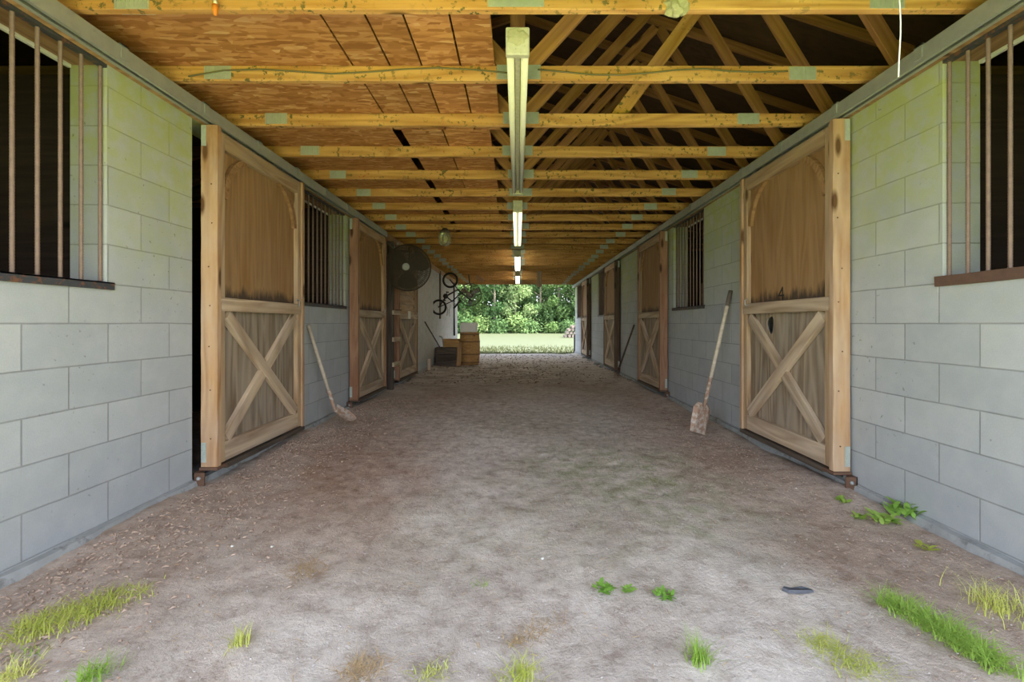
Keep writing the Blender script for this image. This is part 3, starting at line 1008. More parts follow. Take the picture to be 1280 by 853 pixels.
sliding_door(-1, 2.975, 'nearest brown stall door with a cross brace, beneath the chipboard ceiling, dark gap beside it')
sliding_door(-1, 5.6, 'brown stall door with a cross brace, just before the big wall fan', postmat='postred')
sliding_door(-1, 7.55, 'stall door with a pale square tag on its rail, half hidden by the big fan', postmat='postred', length=1.42, boards=True, plaque=True)
sliding_door(1, 2.886, 'nearest brown stall door with a black number 4 and a ragged hole, under the open rafters', mark=True, hole=True)
sliding_door(1, 6.4, 'stall door with red-brown posts just beyond the second barred window opposite the fan', postmat='postred')
sliding_door(1, 9.4, 'cross-braced stall door with a dark post, next beyond the leaning dark fork', postmat='postdark')
sliding_door(1, 13.18, 'farthest cross-braced stall door, last before the far opening by the woodpile', postmat='postdark')

# wall guides under the door edges
for side, y, wh in ((-1, 2.93, 'under the edge of the nearest door beneath the chipboard ceiling'), (1, 2.85, 'under the edge of the door numbered 4'),
                    (-1, 5.56, 'under the door just before the big wall fan'), (1, 6.36, 'under the red-brown door opposite the fan')):
    s = -side
    X = XL if side < 0 else XR
    t = thing('door_guide', (X, y, 0.02), 'rusty door guide bracket ' + wh, 'bracket')
    mb = MB()
    a, b = sorted((s * 0.002, s * 0.075))
    mb.box((a, 0, 0.0), (b, 0.012, 0.085), 0.002)
    a, b = sorted((s * 0.002, s * 0.012))
    mb.box((a, 0, -0.03), (b, 0.09, 0.085), 0.002)
    mb.build('angle_plate', M['rust'], t)
    mb = MB()
    mb.lathe([(0.0, -0.012), (0.011, -0.011), (0.013, -0.002), (0.013, 0.001)], 6, (s * 0.04, 0, 0.05), 'Y')
    mb.build('bolt', M['galv'], t)

# stand-off post and latch blocks between the two doors by the fan
t = thing('door_post', (XL + 0.08, 7.2, 0), 'weathered post with latch blocks between the two doors beside the big fan', 'post')
lumber('post', (0, 0, 0.0), (0, 0, 2.38), 0.09, 0.09, (1, 0, 0), M['darkwood'], t)
for z in (1.25, 0.82, 0.42):
    lumber('latch_block', (0.06, -0.05, z), (0.06, 0.32, z), 0.07, 0.035, (0, 0, 1), M['bracewood'], t)
mb = MB()
mb.tube([(0.07, 0.05, 1.29), (0.075, 0.38, 1.3)], 0.012, 6)
mb.build('bolt_bar', M['rust'], t)

# ------------------------------------------------------------------ barred windows
def rebar(name, x, y, z0, z1, r, mat, parent, ribbed):
    mb = MB()
    if ribbed:
        n = int((z1 - z0) / 0.0065)
        pts = [(x, y, z0 + (z1 - z0) * i / n) for i in range(n + 1)]
        rs = [r * (1.12 if i % 2 else 0.9) for i in range(n + 1)]
        mb.tube(pts, rs, 7)
    else:
        mb.tube([(x, y, z0), (x, y, z1)], r, 7)
    return mb.build(name, mat, parent)


def window_grille(side, y0, y1, ys, label, ribbed=True, wooden_sill=False):
    s = -side
    X = XL if side < 0 else XR
    t = thing('barred_window', (X, (y0 + y1) / 2, SILL), label, 'window grille', 'barred stall windows')
    o = (y0 + y1) / 2
    H = 2.40 - SILL
    for y in ys:
        rebar('bar', -s * 0.022, y - o, 0.01, H + 0.03, 0.0085, M['rebar'], t, ribbed)
    hw = (y1 - y0) / 2
    a, b = sorted((s * 0.014, -s * 0.05))
    if wooden_sill:
        lumber('sill', ((a + b) / 2, -hw - 0.03, 0.012), ((a + b) / 2, hw + 0.03, 0.012), b - a, 0.05, (1, 0, 0), M['rustwood'], t, 0.003, 0.002)
    else:
        mb = MB()
        mb.box((a, -hw - 0.03, 0.001), (b, hw + 0.03, 0.009), 0.001)
        c, d = sorted((s * 0.014, s * 0.006))
        mb.box((c, -hw - 0.03, -0.03), (d, hw + 0.03, 0.009), 0.001)
        mb.build('sill', M['angle'], t)
    # lintel: timber with a pale strip along its inner edge, a dark angle at the face
    a, b = sorted((-s * 0.04, -s * (TH - 0.01)))
    lumber('lintel', ((a + b) / 2, -hw, H + 0.06), ((a + b) / 2, hw, H + 0.06), 0.115, b - a, (0, 0, 1), M['plank'], t)
    a, b = sorted((-s * (TH - 0.008), -s * (TH + 0.012)))
    mb = MB()
    mb.box((a, -hw, H - 0.012), (b, hw, H + 0.025), 0.002)
    mb.build('lintel_strip', M['paint_white'], t)
    mb = MB()
    a, b = sorted((s * 0.0, -s * 0.006))
    mb.box((a, -hw, H - 0.005), (b, hw, H + 0.115))
    a, b = sorted((s * 0.0, -s * 0.036))
    mb.box((a, -hw, H - 0.011), (b, hw, H - 0.005))
    mb.build('top_angle', M['angle'], t)
    return t


M['rustwood'] = plain('rust_stained_sill', (0.12, 0.07, 0.05), 0.85, 0.1, 0.4, 22)
window_grille(-1, 1.1, 2.32, [2.305 - 0.1005 * i for i in range(12)], 'front barred window with rusty rebar beneath the chipboard ceiling, steel angle sill')
window_grille(1, 1.1, 2.284, [2.27 - 0.0935 * i for i in range(12)], 'front barred window with rusty rebar under the open rafters, ragged brown sill', True, True)
window_grille(-1, 4.33, 5.51, [4.40 + 0.1 * i for i in range(12)], 'barred window behind the shovel, between two brown doors beneath the chipboard ceiling', False)
window_grille(1, 5.206, 6.22, [5.27 + 0.1 * i for i in range(10)], 'barred window above the tall square shovel under the open rafters', False)
window_grille(1, 11.2, 12.05, [11.26 + 0.105 * i for i in range(8)], 'dark barred window between the two farthest cross-braced doors', False)
window_grille(1, 15.3, 16.3, [15.36 + 0.11 * i for i in range(9)], 'dark barred window nearest the far opening and woodpile', False)

# feed boxes inside two windows
for x, y, wh in ((XL - 0.15, 4.5, 'behind the bars near the rusty round-point shovel'), (XR + 0.15, 5.36, 'behind the bars above the tall square shovel')):
    t = thing('feed_box', (x, y, SILL + 0.01), 'dark wooden feed box ' + wh, 'feed box')
    w, dd, hh, th = 0.15, 0.2, 0.27, 0.018
    lumber('side_board', (-w / 2, -dd / 2, hh / 2), (w / 2, -dd / 2, hh / 2), hh, th, (0, 0, 1), M['darkwood'], t)
    lumber('side_board', (-w / 2, dd / 2, hh / 2), (w / 2, dd / 2, hh / 2), hh, th, (0, 0, 1), M['darkwood'], t)
    lumber('end_board', (-w / 2, -dd / 2, hh / 2), (-w / 2, dd / 2, hh / 2), hh, th, (0, 0, 1), M['darkwood'], t)
    lumber('end_board', (w / 2, -dd / 2, hh / 2), (w / 2, dd / 2, hh / 2), hh, th, (0, 0, 1), M['darkwood'], t)
    lumber('bottom_board', (0, -dd / 2, 0.009), (0, dd / 2, 0.009), w, th, (1, 0, 0), M['darkwood'], t)

# ------------------------------------------------------------------ strip lights
def strip_light(y0, label, tube='tube'):
    t = thing('strip_light', (0.0, y0, JZ), label, 'light', 'fluorescent strip lights down the middle of the ceiling')
    L = 2.42
    w = 0.055
    mb = MB()
    prof = [(-w, -0.002), (-w, -0.045), (-0.03, -0.07), (-0.012, -0.095), (0.012, -0.095), (0.03, -0.07), (w, -0.045), (w, -0.002)]
    n = len(prof)
    vs = [(p[0], 0, p[1]) for p in prof] + [(p[0], L, p[1]) for p in prof]
    fs = [(i, (i + 1) % n, n + (i + 1) % n, n + i) for i in range(n)] + [tuple(range(n))[::-1], tuple(range(n, 2 * n))]
    mb.add(vs, fs)
    mb.build('housing', M['fixture'], t)
    for s in (-1, 1):
        mb = MB()
        mb.tube([(s * 0.036, 0.035, -0.108), (s * 0.036, L - 0.035, -0.108)], 0.019, 12)
        mb.build('tube', M[tube], t)
    for yy, sg in ((0.0, 1), (L, -1)):
        mb = MB()
        a, b = sorted((yy - sg * 0.004, yy + sg * 0.034))
        mb.box((-w - 0.003, a, -0.135), (w + 0.003, b, -0.0), 0.006)
        mb.build('end_cap', M['fixture'], t)
    return t


for y, wh in ((2.2, 'nearest the front, mossy end cap'), (5.3, 'second from the front, above the jar lamp'), (8.9, 'third from the front, short of the bicycle'), (12.55, 'farthest down the barn, near the far opening')):
    strip_light(y, 'pale twin-tube strip light under the trusses, ' + wh, 'tube' if y < 5 else ('tube_dim' if y < 6 else 'tube_lit'))

# jar lamp
jl = at(556, 286, 6.85)
t = thing('jar_lamp', (jl.x, jl.y, JZ), 'yellowish glass jar lamp hanging from a truss', 'lamp')
mb = MB()
mb.lathe([(0.03, 0.0), (0.045, -0.012), (0.045, -0.03), (0.075, -0.045), (0.08, -0.065), (0.05, -0.07)], 16)
mb.build('cap', M['wire'], t)
mb = MB()
mb.lathe([(0.06, -0.07), (0.08, -0.09), (0.085, -0.17), (0.08, -0.225), (0.055, -0.25), (0.02, -0.257)], 18)
mb.build('glass_jar', M['glass'], t)
mb = MB()
mb.lathe([(0.012, -0.07), (0.014, -0.1), (0.03, -0.14), (0.034, -0.17), (0.024, -0.2), (0.005, -0.21)], 14)
mb.build('bulb', M['bulb'], t)
mb = MB()
for k in range(4):
    a = PI / 2 * k + 0.4
    c, s_ = math.cos(a), math.sin(a)
    mb.tube([(0.082 * c, 0.082 * s_, -0.06), (0.092 * c, 0.092 * s_, -0.12), (0.09 * c, 0.09 * s_, -0.22), (0.05 * c, 0.05 * s_, -0.262), (0, 0, -0.268)], 0.003, 5)
for z, r in ((-0.12, 0.092), (-0.22, 0.09)):
    mb.tube([(r * math.cos(2 * PI * i / 20), r * math.sin(2 * PI * i / 20), z) for i in range(20)], 0.003, 5, closed=True)
mb.build('wire_guard', M['galv'], t)

# ------------------------------------------------------------------ cage fans
def cage_fan(loc, r, rotz, label, bracket_to, rings=22, spokes=72, wr=0.0028, bl='blade', chord=1.0):
    t = thing('cage_fan', loc, label, 'fan', rot=(0, 0, rotz))
    mb = MB()
    for sgn, dep in ((-1, 0.13), (1, 0.13)):
        for i in range(rings):
            rr = r * (i + 1) / rings
            y = sgn * (0.03 + (dep - 0.03) * (1 - (rr / r) ** 3))
            mb.tube([(rr * math.cos(2 * PI * k / 40), y, rr * math.sin(2 * PI * k / 40)) for k in range(40)], wr, 4, closed=True)
        for k in range(spokes):
            a = 2 * PI * k / spokes
            pts = []
            for i in range(6):
                rr = r * (0.2 + 0.8 * i / 5)
                y = sgn * (0.03 + (dep - 0.03) * (1 - (rr / r) ** 3))
                pts.append((rr * math.cos(a), y, rr * math.sin(a)))
            mb.tube(pts, wr, 4, cap=False)
    mb.build('wire_cage', M['wire'], t)
    mb = MB()
    mb.tube([(r * 1.005 * math.cos(2 * PI * k / 48), 0, r * 1.005 * math.sin(2 * PI * k / 48)) for k in range(48)], 0.011, 8, closed=True)
    mb.build('rim', M['wire'], t)
    mb = MB()
    for b in range(3):
        a0 = 2 * PI * b / 3 + 0.5
        vs, fs = [], []
        nr, na = 6, 6
        for off in (0, 0.004):
            for i in range(nr + 1):
                rr = r * (0.14 + 0.78 * i / nr)
                sp = 0.35 + 0.62 * math.sin(PI * min(1, 0.25 + 0.6 * i / nr))
                for j in range(na + 1):
                    f = j / na - 0.5
                    a = a0 + sp * f * 1.5 * chord
                    vs.append((rr * math.cos(a), off - 0.09 * f * (1 - 0.3 * i / nr), rr * math.sin(a)))
        N = (nr + 1) * (na + 1)
        for o_ in (0, N):
            for i in range(nr):
                for j in range(na):
                    q = o_ + i * (na + 1) + j
                    fs.append((q, q + 1, q + na + 2, q + na + 1))
        mb.add(vs, fs, True)
    mb.lathe([(0.0, -0.03), (r * 0.17, -0.03), (r * 0.17, 0.03), (0, 0.03)], 16, (0, 0, 0), 'Y')
    mb.build('blades', M[bl], t)
    mb = MB()
    mb.lathe([(0.0, 0.03), (0.075, 0.035), (0.085, 0.06), (0.085, 0.21), (0.06, 0.24), (0.0, 0.245)], 18, (0, 0, 0), 'Y')
    mb.build('motor', M['wire'], t)
    mb = MB()
    mb.lathe([(r * 0.075, -0.139), (r * 0.09, -0.146), (r * 0.15, -0.146), (r * 0.16, -0.137), (r * 0.15, -0.130), (r * 0.075, -0.130)], 24, (0, 0, 0), 'Y')
    mb.lathe([(0.0, -0.134), (r * 0.02, -0.146), (r * 0.045, -0.142), (r * 0.05, -0.132)], 12, (0, 0, 0), 'Y')
    o = mb.build('hub_badge', M['hub'], t)
    # bracket arm
    q = Matrix.Rotation(-rotz, 3, 'Z')
    e = q @ (Vector(bracket_to) - Vector(loc))
    mb = MB()
    mb.tube([(0, 0.14, 0.07), (0, 0.16, r * 0.8), (0, 0.15, r * 0.98)], 0.016, 8)
    mb.tube([(0, 0.16, r * 0.8), e * 0.6 + Vector((0, 0.05, 0.02)), e], 0.02, 8)
    mb.lathe([(0.0, -0.01), (0.05, -0.01), (0.05, 0.01), (0.0, 0.01)], 10, e, 'X')
    mb.build('bracket_arm', M['wire'], t)
    return t


fc = at(509.5, 335, 6.98)
cage_fan(fc, 0.352, 0.05, 'big dusty cage fan with a pale hub, hung from the wall by the second door', (XL + 0.05, 7.02, 2.36))
fc2 = at(587.5, 368.5, 13.4)
cage_fan(fc2, 0.335, -0.1, 'smaller-looking far cage fan hanging against the bright trees', (fc2.x - 0.05, 13.55, JZ - 0.02), rings=5, spokes=20, wr=0.004, bl='galv', chord=0.45)

# ------------------------------------------------------------------ bicycle
BD = 11.2
P = lambda px, py, dy=0.0: at(px, py, BD) + Vector((0, dy, 0))
hubA, hubB = P(562.8, 350.4), P(548.6, 384.2)
H0, H1, ST = P(572.5, 362.0), P(576.5, 366.2), P(583, 371)
BBk, SC, SEAT = P(557.5, 370.5), P(565.2, 376.8), P(570.2, 381)
root = thing('bicycle', P(560, 368), 'small dark bicycle hung upside down near the far end of the barn', 'bicycle')
off = -root.location


def bp(*pts):
    return [p + off for p in pts]


for hb in (hubA, hubB):
    mb = MB()
    c = hb + off
    r = 0.176
    mb.tube([c + Vector((r * math.cos(2 * PI * k / 36), 0, r * math.sin(2 * PI * k / 36))) for k in range(36)], 0.0205, 8, closed=True)
    wheel = mb.build('wheel', M['tyre'], root)
    mb = MB()
    mb.tube([c + Vector((0.15 * math.cos(2 * PI * k / 36), 0, 0.15 * math.sin(2 * PI * k / 36))) for k in range(36)], 0.007, 6, closed=True)
    for k in range(18):
        a = 2 * PI * k / 18
        mb.tube([c + Vector((0, 0.02 * (-1) ** k, 0)), c + Vector((0.15 * math.cos(a), 0, 0.15 * math.sin(a)))], 0.0014, 4)
    mb.tube([c + Vector((0, -0.05, 0)), c + Vector((0, 0.05, 0))], 0.014, 8)
    mb.build('spokes', M['wire'], wheel)
mb = MB()
for a, b, r in ((H0, BBk, 0.019), (H1, SC, 0.016), (BBk, SC, 0.016), (H0, H1, 0.02)):
    mb.tube(bp(a, b), r, 8)
for dy in (-0.045, 0.045):
    v = Vector((0, dy, 0))
    mb.tube(bp(BBk + v * 0.5, hubB + v), 0.011, 6)
    mb.tube(bp(SC + v * 0.4, hubB + v), 0.009, 6)
mb.build('frame', M['bikeframe'], root)
mb = MB()
for dy in (-0.045, 0.045):
    v = Vector((0, dy, 0))
    mb.tube(bp(hubA + v, hubA.lerp(H0, 0.55) + v, H0 + v * 0.5), 0.012, 6)
mb.build('fork', M['bikeframe'], root)
mb = MB()
mb.tube(bp(H1, ST), 0.016, 8)
up = (P(588, 375) - ST)
mb.tube(bp(ST + up * 1.15 + Vector((0, -0.27, 0)), ST + up * 1.1 + Vector((0, -0.14, 0)), ST + Vector((0, -0.04, 0)), ST + Vector((0, 0.04, 0)), ST + up * 1.1 + Vector((0, 0.14, 0)), ST + up * 1.15 + Vector((0, 0.27, 0))), 0.012, 8)
hbar = mb.build('handlebar', M['bikeframe'], root)
for dy in (-1, 1):
    mb = MB()
    e = ST + up * 1.15
    mb.tube(bp(e + Vector((0, dy * 0.16, 0)), e + Vector((0, dy * 0.285, 0))), 0.019, 8)
    mb.build('grip', M['tyre'], hbar)
mb = MB()
dirs = (SEAT - SC).normalized()
nrm = Vector((dirs.z, 0, -dirs.x))
mb.tube(bp(SC, SEAT), 0.012, 8)
mb.build('seat_post', M['galv'], root)
mb = MB()
c = SEAT + off
sd = [(-0.11, 0.075), (-0.06, 0.08), (0.0, 0.05), (0.08, 0.025), (0.15, 0.016)]
vs, fs = [], []
for a, w in sd:
    for k in range(8):
        an = 2 * PI * k / 8
        vs.append(c + nrm * (-a) + Vector((0, w * math.cos(an), 0)) + dirs * (0.024 * math.sin(an) + 0.015))
for i in range(len(sd) - 1):
    for k in range(8):
        fs.append((i * 8 + k, i * 8 + (k + 1) % 8, (i + 1) * 8 + (k + 1) % 8, (i + 1) * 8 + k))
fs += [tuple(range(8)), tuple(range(32, 40))]
mb.add(vs, fs, True)
mb.build('saddle', M['tyre'], root)
mb = MB()
b = BBk + off
mb.lathe([(0.0, -0.004), (0.065, -0.004), (0.065, 0.004), (0.0, 0.004)], 18, b + Vector((0, -0.05, 0)), 'Y')
mb.tube([b + Vector((0, -0.07, 0)), b + Vector((0, 0.07, 0))], 0.016, 8)
for s in (-1, 1):
    tip = b + Vector((s * 0.02, s * 0.07, s * 0.11))
    mb.tube([b + Vector((0, s * 0.07, 0)), tip], 0.009, 6)
    mb.box((tip.x - 0.035, min(tip.y, tip.y + s * 0.09), tip.z - 0.012), (tip.x + 0.035, max(tip.y, tip.y + s * 0.09), tip.z + 0.012), 0.003)
mb.build('crankset', M['bikeframe'], root)
mb = MB()
mb.tube(bp(P(557, 379), P(560, 388), P(558.5, 395)), 0.008, 6)
mb.tube(bp(P(563, 381), P(561.5, 390), P(562.5, 396)), 0.006, 6)
mb.build('kickstand', M['galv'], root)
hk = P(562.8, 341)
mb = MB()
mb.tube([(hk.x, hk.y, JZ - 0.0), (hk.x, hk.y, hk.z + 0.06), (hk.x + 0.03, hk.y, hk.z + 0.01), (hk.x + 0.03, hk.y, hk.z - 0.03), (hk.x, hk.y, hk.z - 0.045), (hk.x - 0.025, hk.y, hk.z - 0.03)], 0.006, 6)
tag(mb.build('storage_hook', M['wire']), 'dark steel hook holding up the small bicycle', 'hook')

# ------------------------------------------------------------------ things at the far end by the panelling
bx = gp(585.8, 456.5)
t = thing('barrel', (bx.x, bx.y + 0.26, 0), 'tan wooden barrel with a white folded sack on top', 'barrel')
mb = MB()
n = 20
prof = [(0.235, 0.0), (0.25, 0.06), (0.268, 0.25), (0.275, 0.43), (0.268, 0.6), (0.25, 0.79), (0.24, 0.845)]
vs, fs = [], []
for r, h in prof:
    for k in range(n * 4):
        a = 2 * PI * k / (n * 4)
        rr = r * (0.988 if k % 4 == 0 else 1.0)
        vs.append((rr * math.cos(a), rr * math.sin(a), h))
nn = n * 4
for i in range(len(prof) - 1):
    for k in range(nn):
        fs.append((i * nn + k, i * nn + (k + 1) % nn, (i + 1) * nn + (k + 1) % nn, (i + 1) * nn + k))
fs += [tuple(range(nn))[::-1], tuple((len(prof) - 1) * nn + k for k in range(nn))]
mb.add(vs, fs)
mb.build('staves', M['barrel'], t)
for z, r in ((0.06, 0.252), (0.27, 0.271), (0.6, 0.27), (0.79, 0.252)):
    mb = MB()
    mb.lathe([(r - 0.004, z - 0.02), (r + 0.004, z - 0.02), (r + 0.004, z + 0.02), (r - 0.004, z + 0.02)], 40, smooth=False)
    mb.build('hoop', M['barrelhoop'] if 'barrelhoop' in M else M['rust'], t)


def soft_box(name, loc, size, mat, sag=0.02, rotz=0.0):
    bm = bmesh.new()
    bmesh.ops.create_cube(bm, size=1)
    bmesh.ops.bevel(bm, geom=bm.edges[:], offset=0.16, segments=3, affect='EDGES', profile=0.6)
    bmesh.ops.subdivide_edges(bm, edges=bm.edges[:], cuts=1, use_grid_fill=True)
    for v in bm.verts:
        c = v.co
        w = math.sin(c.x * 9) * math.sin(c.y * 7 + 1) * sag
        v.co = Vector((c.x * size[0] * (1 + 0.05 * math.sin(c.z * 8)), c.y * size[1], (c.z + 0.5) * size[2] + w * (c.z + 0.5)))
    me = bpy.data.meshes.new(name)
    bm.to_mesh(me)
    bm.free()
    for p in me.polygons:
        p.use_smooth = True
    me.materials.append(mat)
    o = bpy.data.objects.new(name, me)
    C.objects.link(o)
    o.location = loc
    o.rotation_euler.z = rotz
    return o


o = soft_box('folded_sack', (bx.x - 0.02, bx.y + 0.25, 0.843), (0.44, 0.36, 0.25), M['sack'], 0.03)
tag(o, 'white folded sack lying on the tan barrel', 'sack')


def crate(name, loc, w, d, h, label, cat, mat, nslat=3):
    t = thing(name, loc, label, cat)
    for x in (-w / 2 + 0.02, w / 2 - 0.02):
        for y in (-d / 2 + 0.02, d / 2 - 0.02):
            lumber('corner_post', (x, y, 0), (x, y, h), 0.04, 0.04, (1, 0, 0), mat, t)
    for i in range(nslat):
        z = h * (i + 0.5) / nslat
        sh = h / nslat - 0.008
        for y in (-d / 2 - 0.008, d / 2 + 0.008):
            lumber('slat', (-w / 2, y, z), (w / 2, y, z), sh, 0.016, (0, 0, 1), mat, t)
        for x in (-w / 2 - 0.008, w / 2 + 0.008):
            lumber('slat', (x, -d / 2, z), (x, d / 2, z), sh, 0.016, (0, 0, 1), mat, t)
    lumber('lid_board', (-w / 2 - 0.015, 0, h + 0.009), (w / 2 + 0.015, 0, h + 0.009), d + 0.04, 0.018, (0, 1, 0), mat, t)
    return t


cx = gp(557.5, 458)
crate('wooden_chest', (cx.x, cx.y + 0.2, 0), 0.50, 0.42, 0.45, 'dark weathered wooden chest standing beside the barrel', 'chest', M['darkwood'])
crate('small_crate', (cx.x + 0.11, cx.y + 0.25, 0.47), 0.36, 0.3, 0.19, 'small tan wooden crate on the dark chest', 'crate', M['barrel'], 2)
mb = MB()
q = Vector((cx.x - 0.10, cx.y + 0.12, 0.47))
mb.tube([q + Vector((0.02, 0, 0)), q + Vector((0.0, 0, 0.2)), q + Vector((-0.02, 0, 0.26)), q + Vector((-0.09, 0, 0.28))], 0.016, 8)
tag(mb.build('bent_pipe', M['galv']), 'short bent grey pipe standing on the dark chest', 'pipe')
o = lumber('leaning_plank', (cx.x + 0.315, cx.y - 0.02, 0.0), (cx.x + 0.33, cx.y + 0.15, 0.60), 0.12, 0.025, (1, 0, 0), M['plank'])
tag(o, 'short tan plank leaning between the dark chest and the barrel', 'plank')
a = at(532, 402.5, 10.15)
b = at(549, 434, 10.9)
mb = MB()
mb.tube([(XL + 0.035, 10.1, 1.11), (b.x, 11.05, 0.478)], 0.014, 8)
tag(mb.build('broken_handle', M['darkwood']), 'dark wooden handle leaning from the dark chest to the grey panelling', 'handle')
o = lumber('stub_post', (XL + 0.10, 10.25, -0.02), (XL + 0.10, 10.25, 0.27), 0.07, 0.07, (1, 0, 0), M['bracewood'])
tag(o, 'short grey stub post under the edge of the grey panelling', 'post')
# dark battens on the panelling
o = lumber('wall_batten', (XL + 0.035, 12.1, 1.2), (XL + 0.035, 12.1, 2.48), 0.11, 0.03, (0, 1, 0), M['darkwood'])
tag(o, 'dark vertical batten on the grey panelling behind the bicycle', 'batten')
mb = MB()
mb.tube([(XL + 0.04, 14.7, 2.4), (XL + 0.045, 14.7, 1.5), (XL + 0.05, 14.72, 0.68)], [0.022, 0.02, 0.03], 8)
tag(mb.build('hanging_strap', M['black']), 'black strap hanging down the grey panelling by the far opening', 'strap')

# hanging board and scrap under the far trusses
o = lumber('hanging_board', (0.625, jd(18) - 0.03, 2.13), (0.625, jd(18) - 0.03, 2.59), 0.13, 0.02, (1, 0, 0), M['bracewood'])
tag(o, 'pale board hanging from a far truss beside the last strip light', 'board')
q = at(600, 350, jd(18) - 0.03)
o = lumber('wood_scrap', (q.x - 0.12, q.y, q.z + 0.1), (q.x + 0.1, q.y, q.z - 0.03), 0.12, 0.018, (0, 0, 1), M['postwood'])
tag(o, 'pale wood scrap nailed to a far truss above the small cage fan', 'board')

# ------------------------------------------------------------------ shovels and fork
def round_shovel(top, neck, tip, label):
    top, neck, tip = Vector(top), Vector(neck), Vector(tip)
    t = thing('shovel', tip, label, 'shovel')
    k = neck - tip
    ax = (top - neck).normalized()
    L = (top - neck).length
    up = Vector((0, 0, 1))
    mb = MB()
    mb.tube([k + ax * 0.22, k + ax * 0.45, k + ax * (L - 0.3), k + ax * L], [0.016, 0.0185, 0.0175, 0.0165], 10)
    mb.build('handle', M['shovelhandle'], t)
    bx_ = (-k).normalized()          # neck to tip
    BL = k.length
    mb = MB()
    mb.tube([k + bx_ * 0.06, k + ax * 0.02, k + ax * 0.1, k + ax * 0.24], [0.011, 0.015, 0.018, 0.0205], 10)
    mb.build('socket', M['shovelrust'], t)
    nr = Vector((0.2, -0.4, 0.9))
    nr = (nr - bx_ * nr.dot(bx_)).normalized()
    sd = bx_.cross(nr).normalized()
    vs, fs = [], []
    nu, nv = 10, 8
    for off in (0, 0.003):
        for i in range(nu + 1):
            f = i / nu               # 0 at the tip
            z = BL * f
            w = 0.108 * (math.sin(PI / 2 * min(1, f * 1.7 + 0.05)) ** 0.7) * (1 - 0.08 * f)
            for j in range(nv + 1):
                q = j / nv * 2 - 1
                dish = 0.032 * q * q * (0.4 + 0.6 * f) - 0.012 * math.sin(PI * f)
                vs.append(-bx_ * z + sd * (q * w) + nr * (dish + off))
    N = (nu + 1) * (nv + 1)
    for o_ in (0, N):
        for i in range(nu):
            for j in range(nv):
                q = o_ + i * (nv + 1) + j
                fs.append((q, q + 1, q + nv + 2, q + nv + 1))
    mb = MB()
    mb.add(vs, fs, True)
    mb.build('blade', M['shovelrust'], t)
    return t


def square_shovel(top, tip, label, face):
    top, tip = Vector(top), Vector(tip)
    ax = (top - tip).normalized()
    L = (top - tip).length
    t = thing('shovel', tip, label, 'shovel')
    mb = MB()
    mb.tube([ax * 0.53, ax * 0.8, ax * (L - 0.2), ax * L], [0.018, 0.019, 0.018, 0.017], 10)
    mb.build('handle', M['shovelhandle'], t)
    mb = MB()
    mb.tube([ax * (L - 0.16), ax * (L - 0.12), ax * (L + 0.003)], [0.018, 0.0205, 0.0195], 10)
    o = mb.build('grip', M['darkgrip'], t)
    mb = MB()
    mb.tube([ax * 0.25, ax * 0.33, ax * 0.55], [0.013, 0.019, 0.0215], 10)
    mb.build('socket', M['shovelrust'], t)
    nr = Vector(face)
    nr = (nr - ax * nr.dot(ax)).normalized()
    sd = ax.cross(nr).normalized()
    vs, fs = [], []
    nu, nv = 6, 8
    for off in (0, -0.003):
        for i in range(nu + 1):
            f = i / nu
            for j in range(nv + 1):
                s = j / nv * 2 - 1
                w = 0.105 if f < 0.85 else 0.105 * (1 - 0.5 * (f - 0.85) / 0.15)
                rim = 0.04 * max(0, abs(s) - 0.75) / 0.25 * min(1, f * 1.8 + 0.25)
                vs.append(ax * (0.29 * f) + sd * (s * w) + nr * (rim - 0.012 * math.sin(PI * f) + off))
    N = (nu + 1) * (nv + 1)
    for o_ in (0, N):
        for i in range(nu):
            for j in range(nv):
                q = o_ + i * (nv + 1) + j
                fs.append((q, q + 1, q + nv + 2, q + nv + 1))
    mb = MB()
    mb.add(vs, fs)
    mb.build('blade', M['shovelrust'], t)
    return t


M['darkgrip'] = plain('worn_dark_grip', (0.16, 0.13, 0.1), 0.7, 0, 0.3, 20)
round_shovel((XL + 0.022, 4.5, 1.06), (-1.865, 4.63, 0.165), (-1.70, 4.75, 0.065), 'rusty round-point shovel leaning on the block wall beneath the chipboard ceiling')
square_shovel((XR - 0.022, 4.51, 1.40), (1.73, 4.33, 0.025), 'tall square-bladed shovel with worn pale handle leaning beside the door numbered 4', (-0.9, -0.3, 0.4))

top, tip = Vector((XR - 0.018, 8.25, 1.05)), Vector((1.86, 8.62, 0.02))
ax = (top - tip).normalized()
t = thing('pitchfork', tip, 'thin dark pitchfork leaning on the wall between two stall doors', 'pitchfork')
mb = MB()
mb.tube([ax * 0.26, ax * (top - tip).length], 0.017, 8)
mb.build('handle', M['darkwood'], t)
mb = MB()
sd = ax.cross(Vector((1, 0, 0.2))).normalized()
mb.tube([ax * 0.3, ax * 0.22], 0.014, 8)
for k in range(4):
    w = (k - 1.5) * 0.055
    mb.tube([ax * 0.23, ax * 0.2 + sd * w, ax * 0.1 + sd * w, sd * w], [0.007, 0.006, 0.005, 0.003], 6)
mb.build('tines', M['rust'], t)

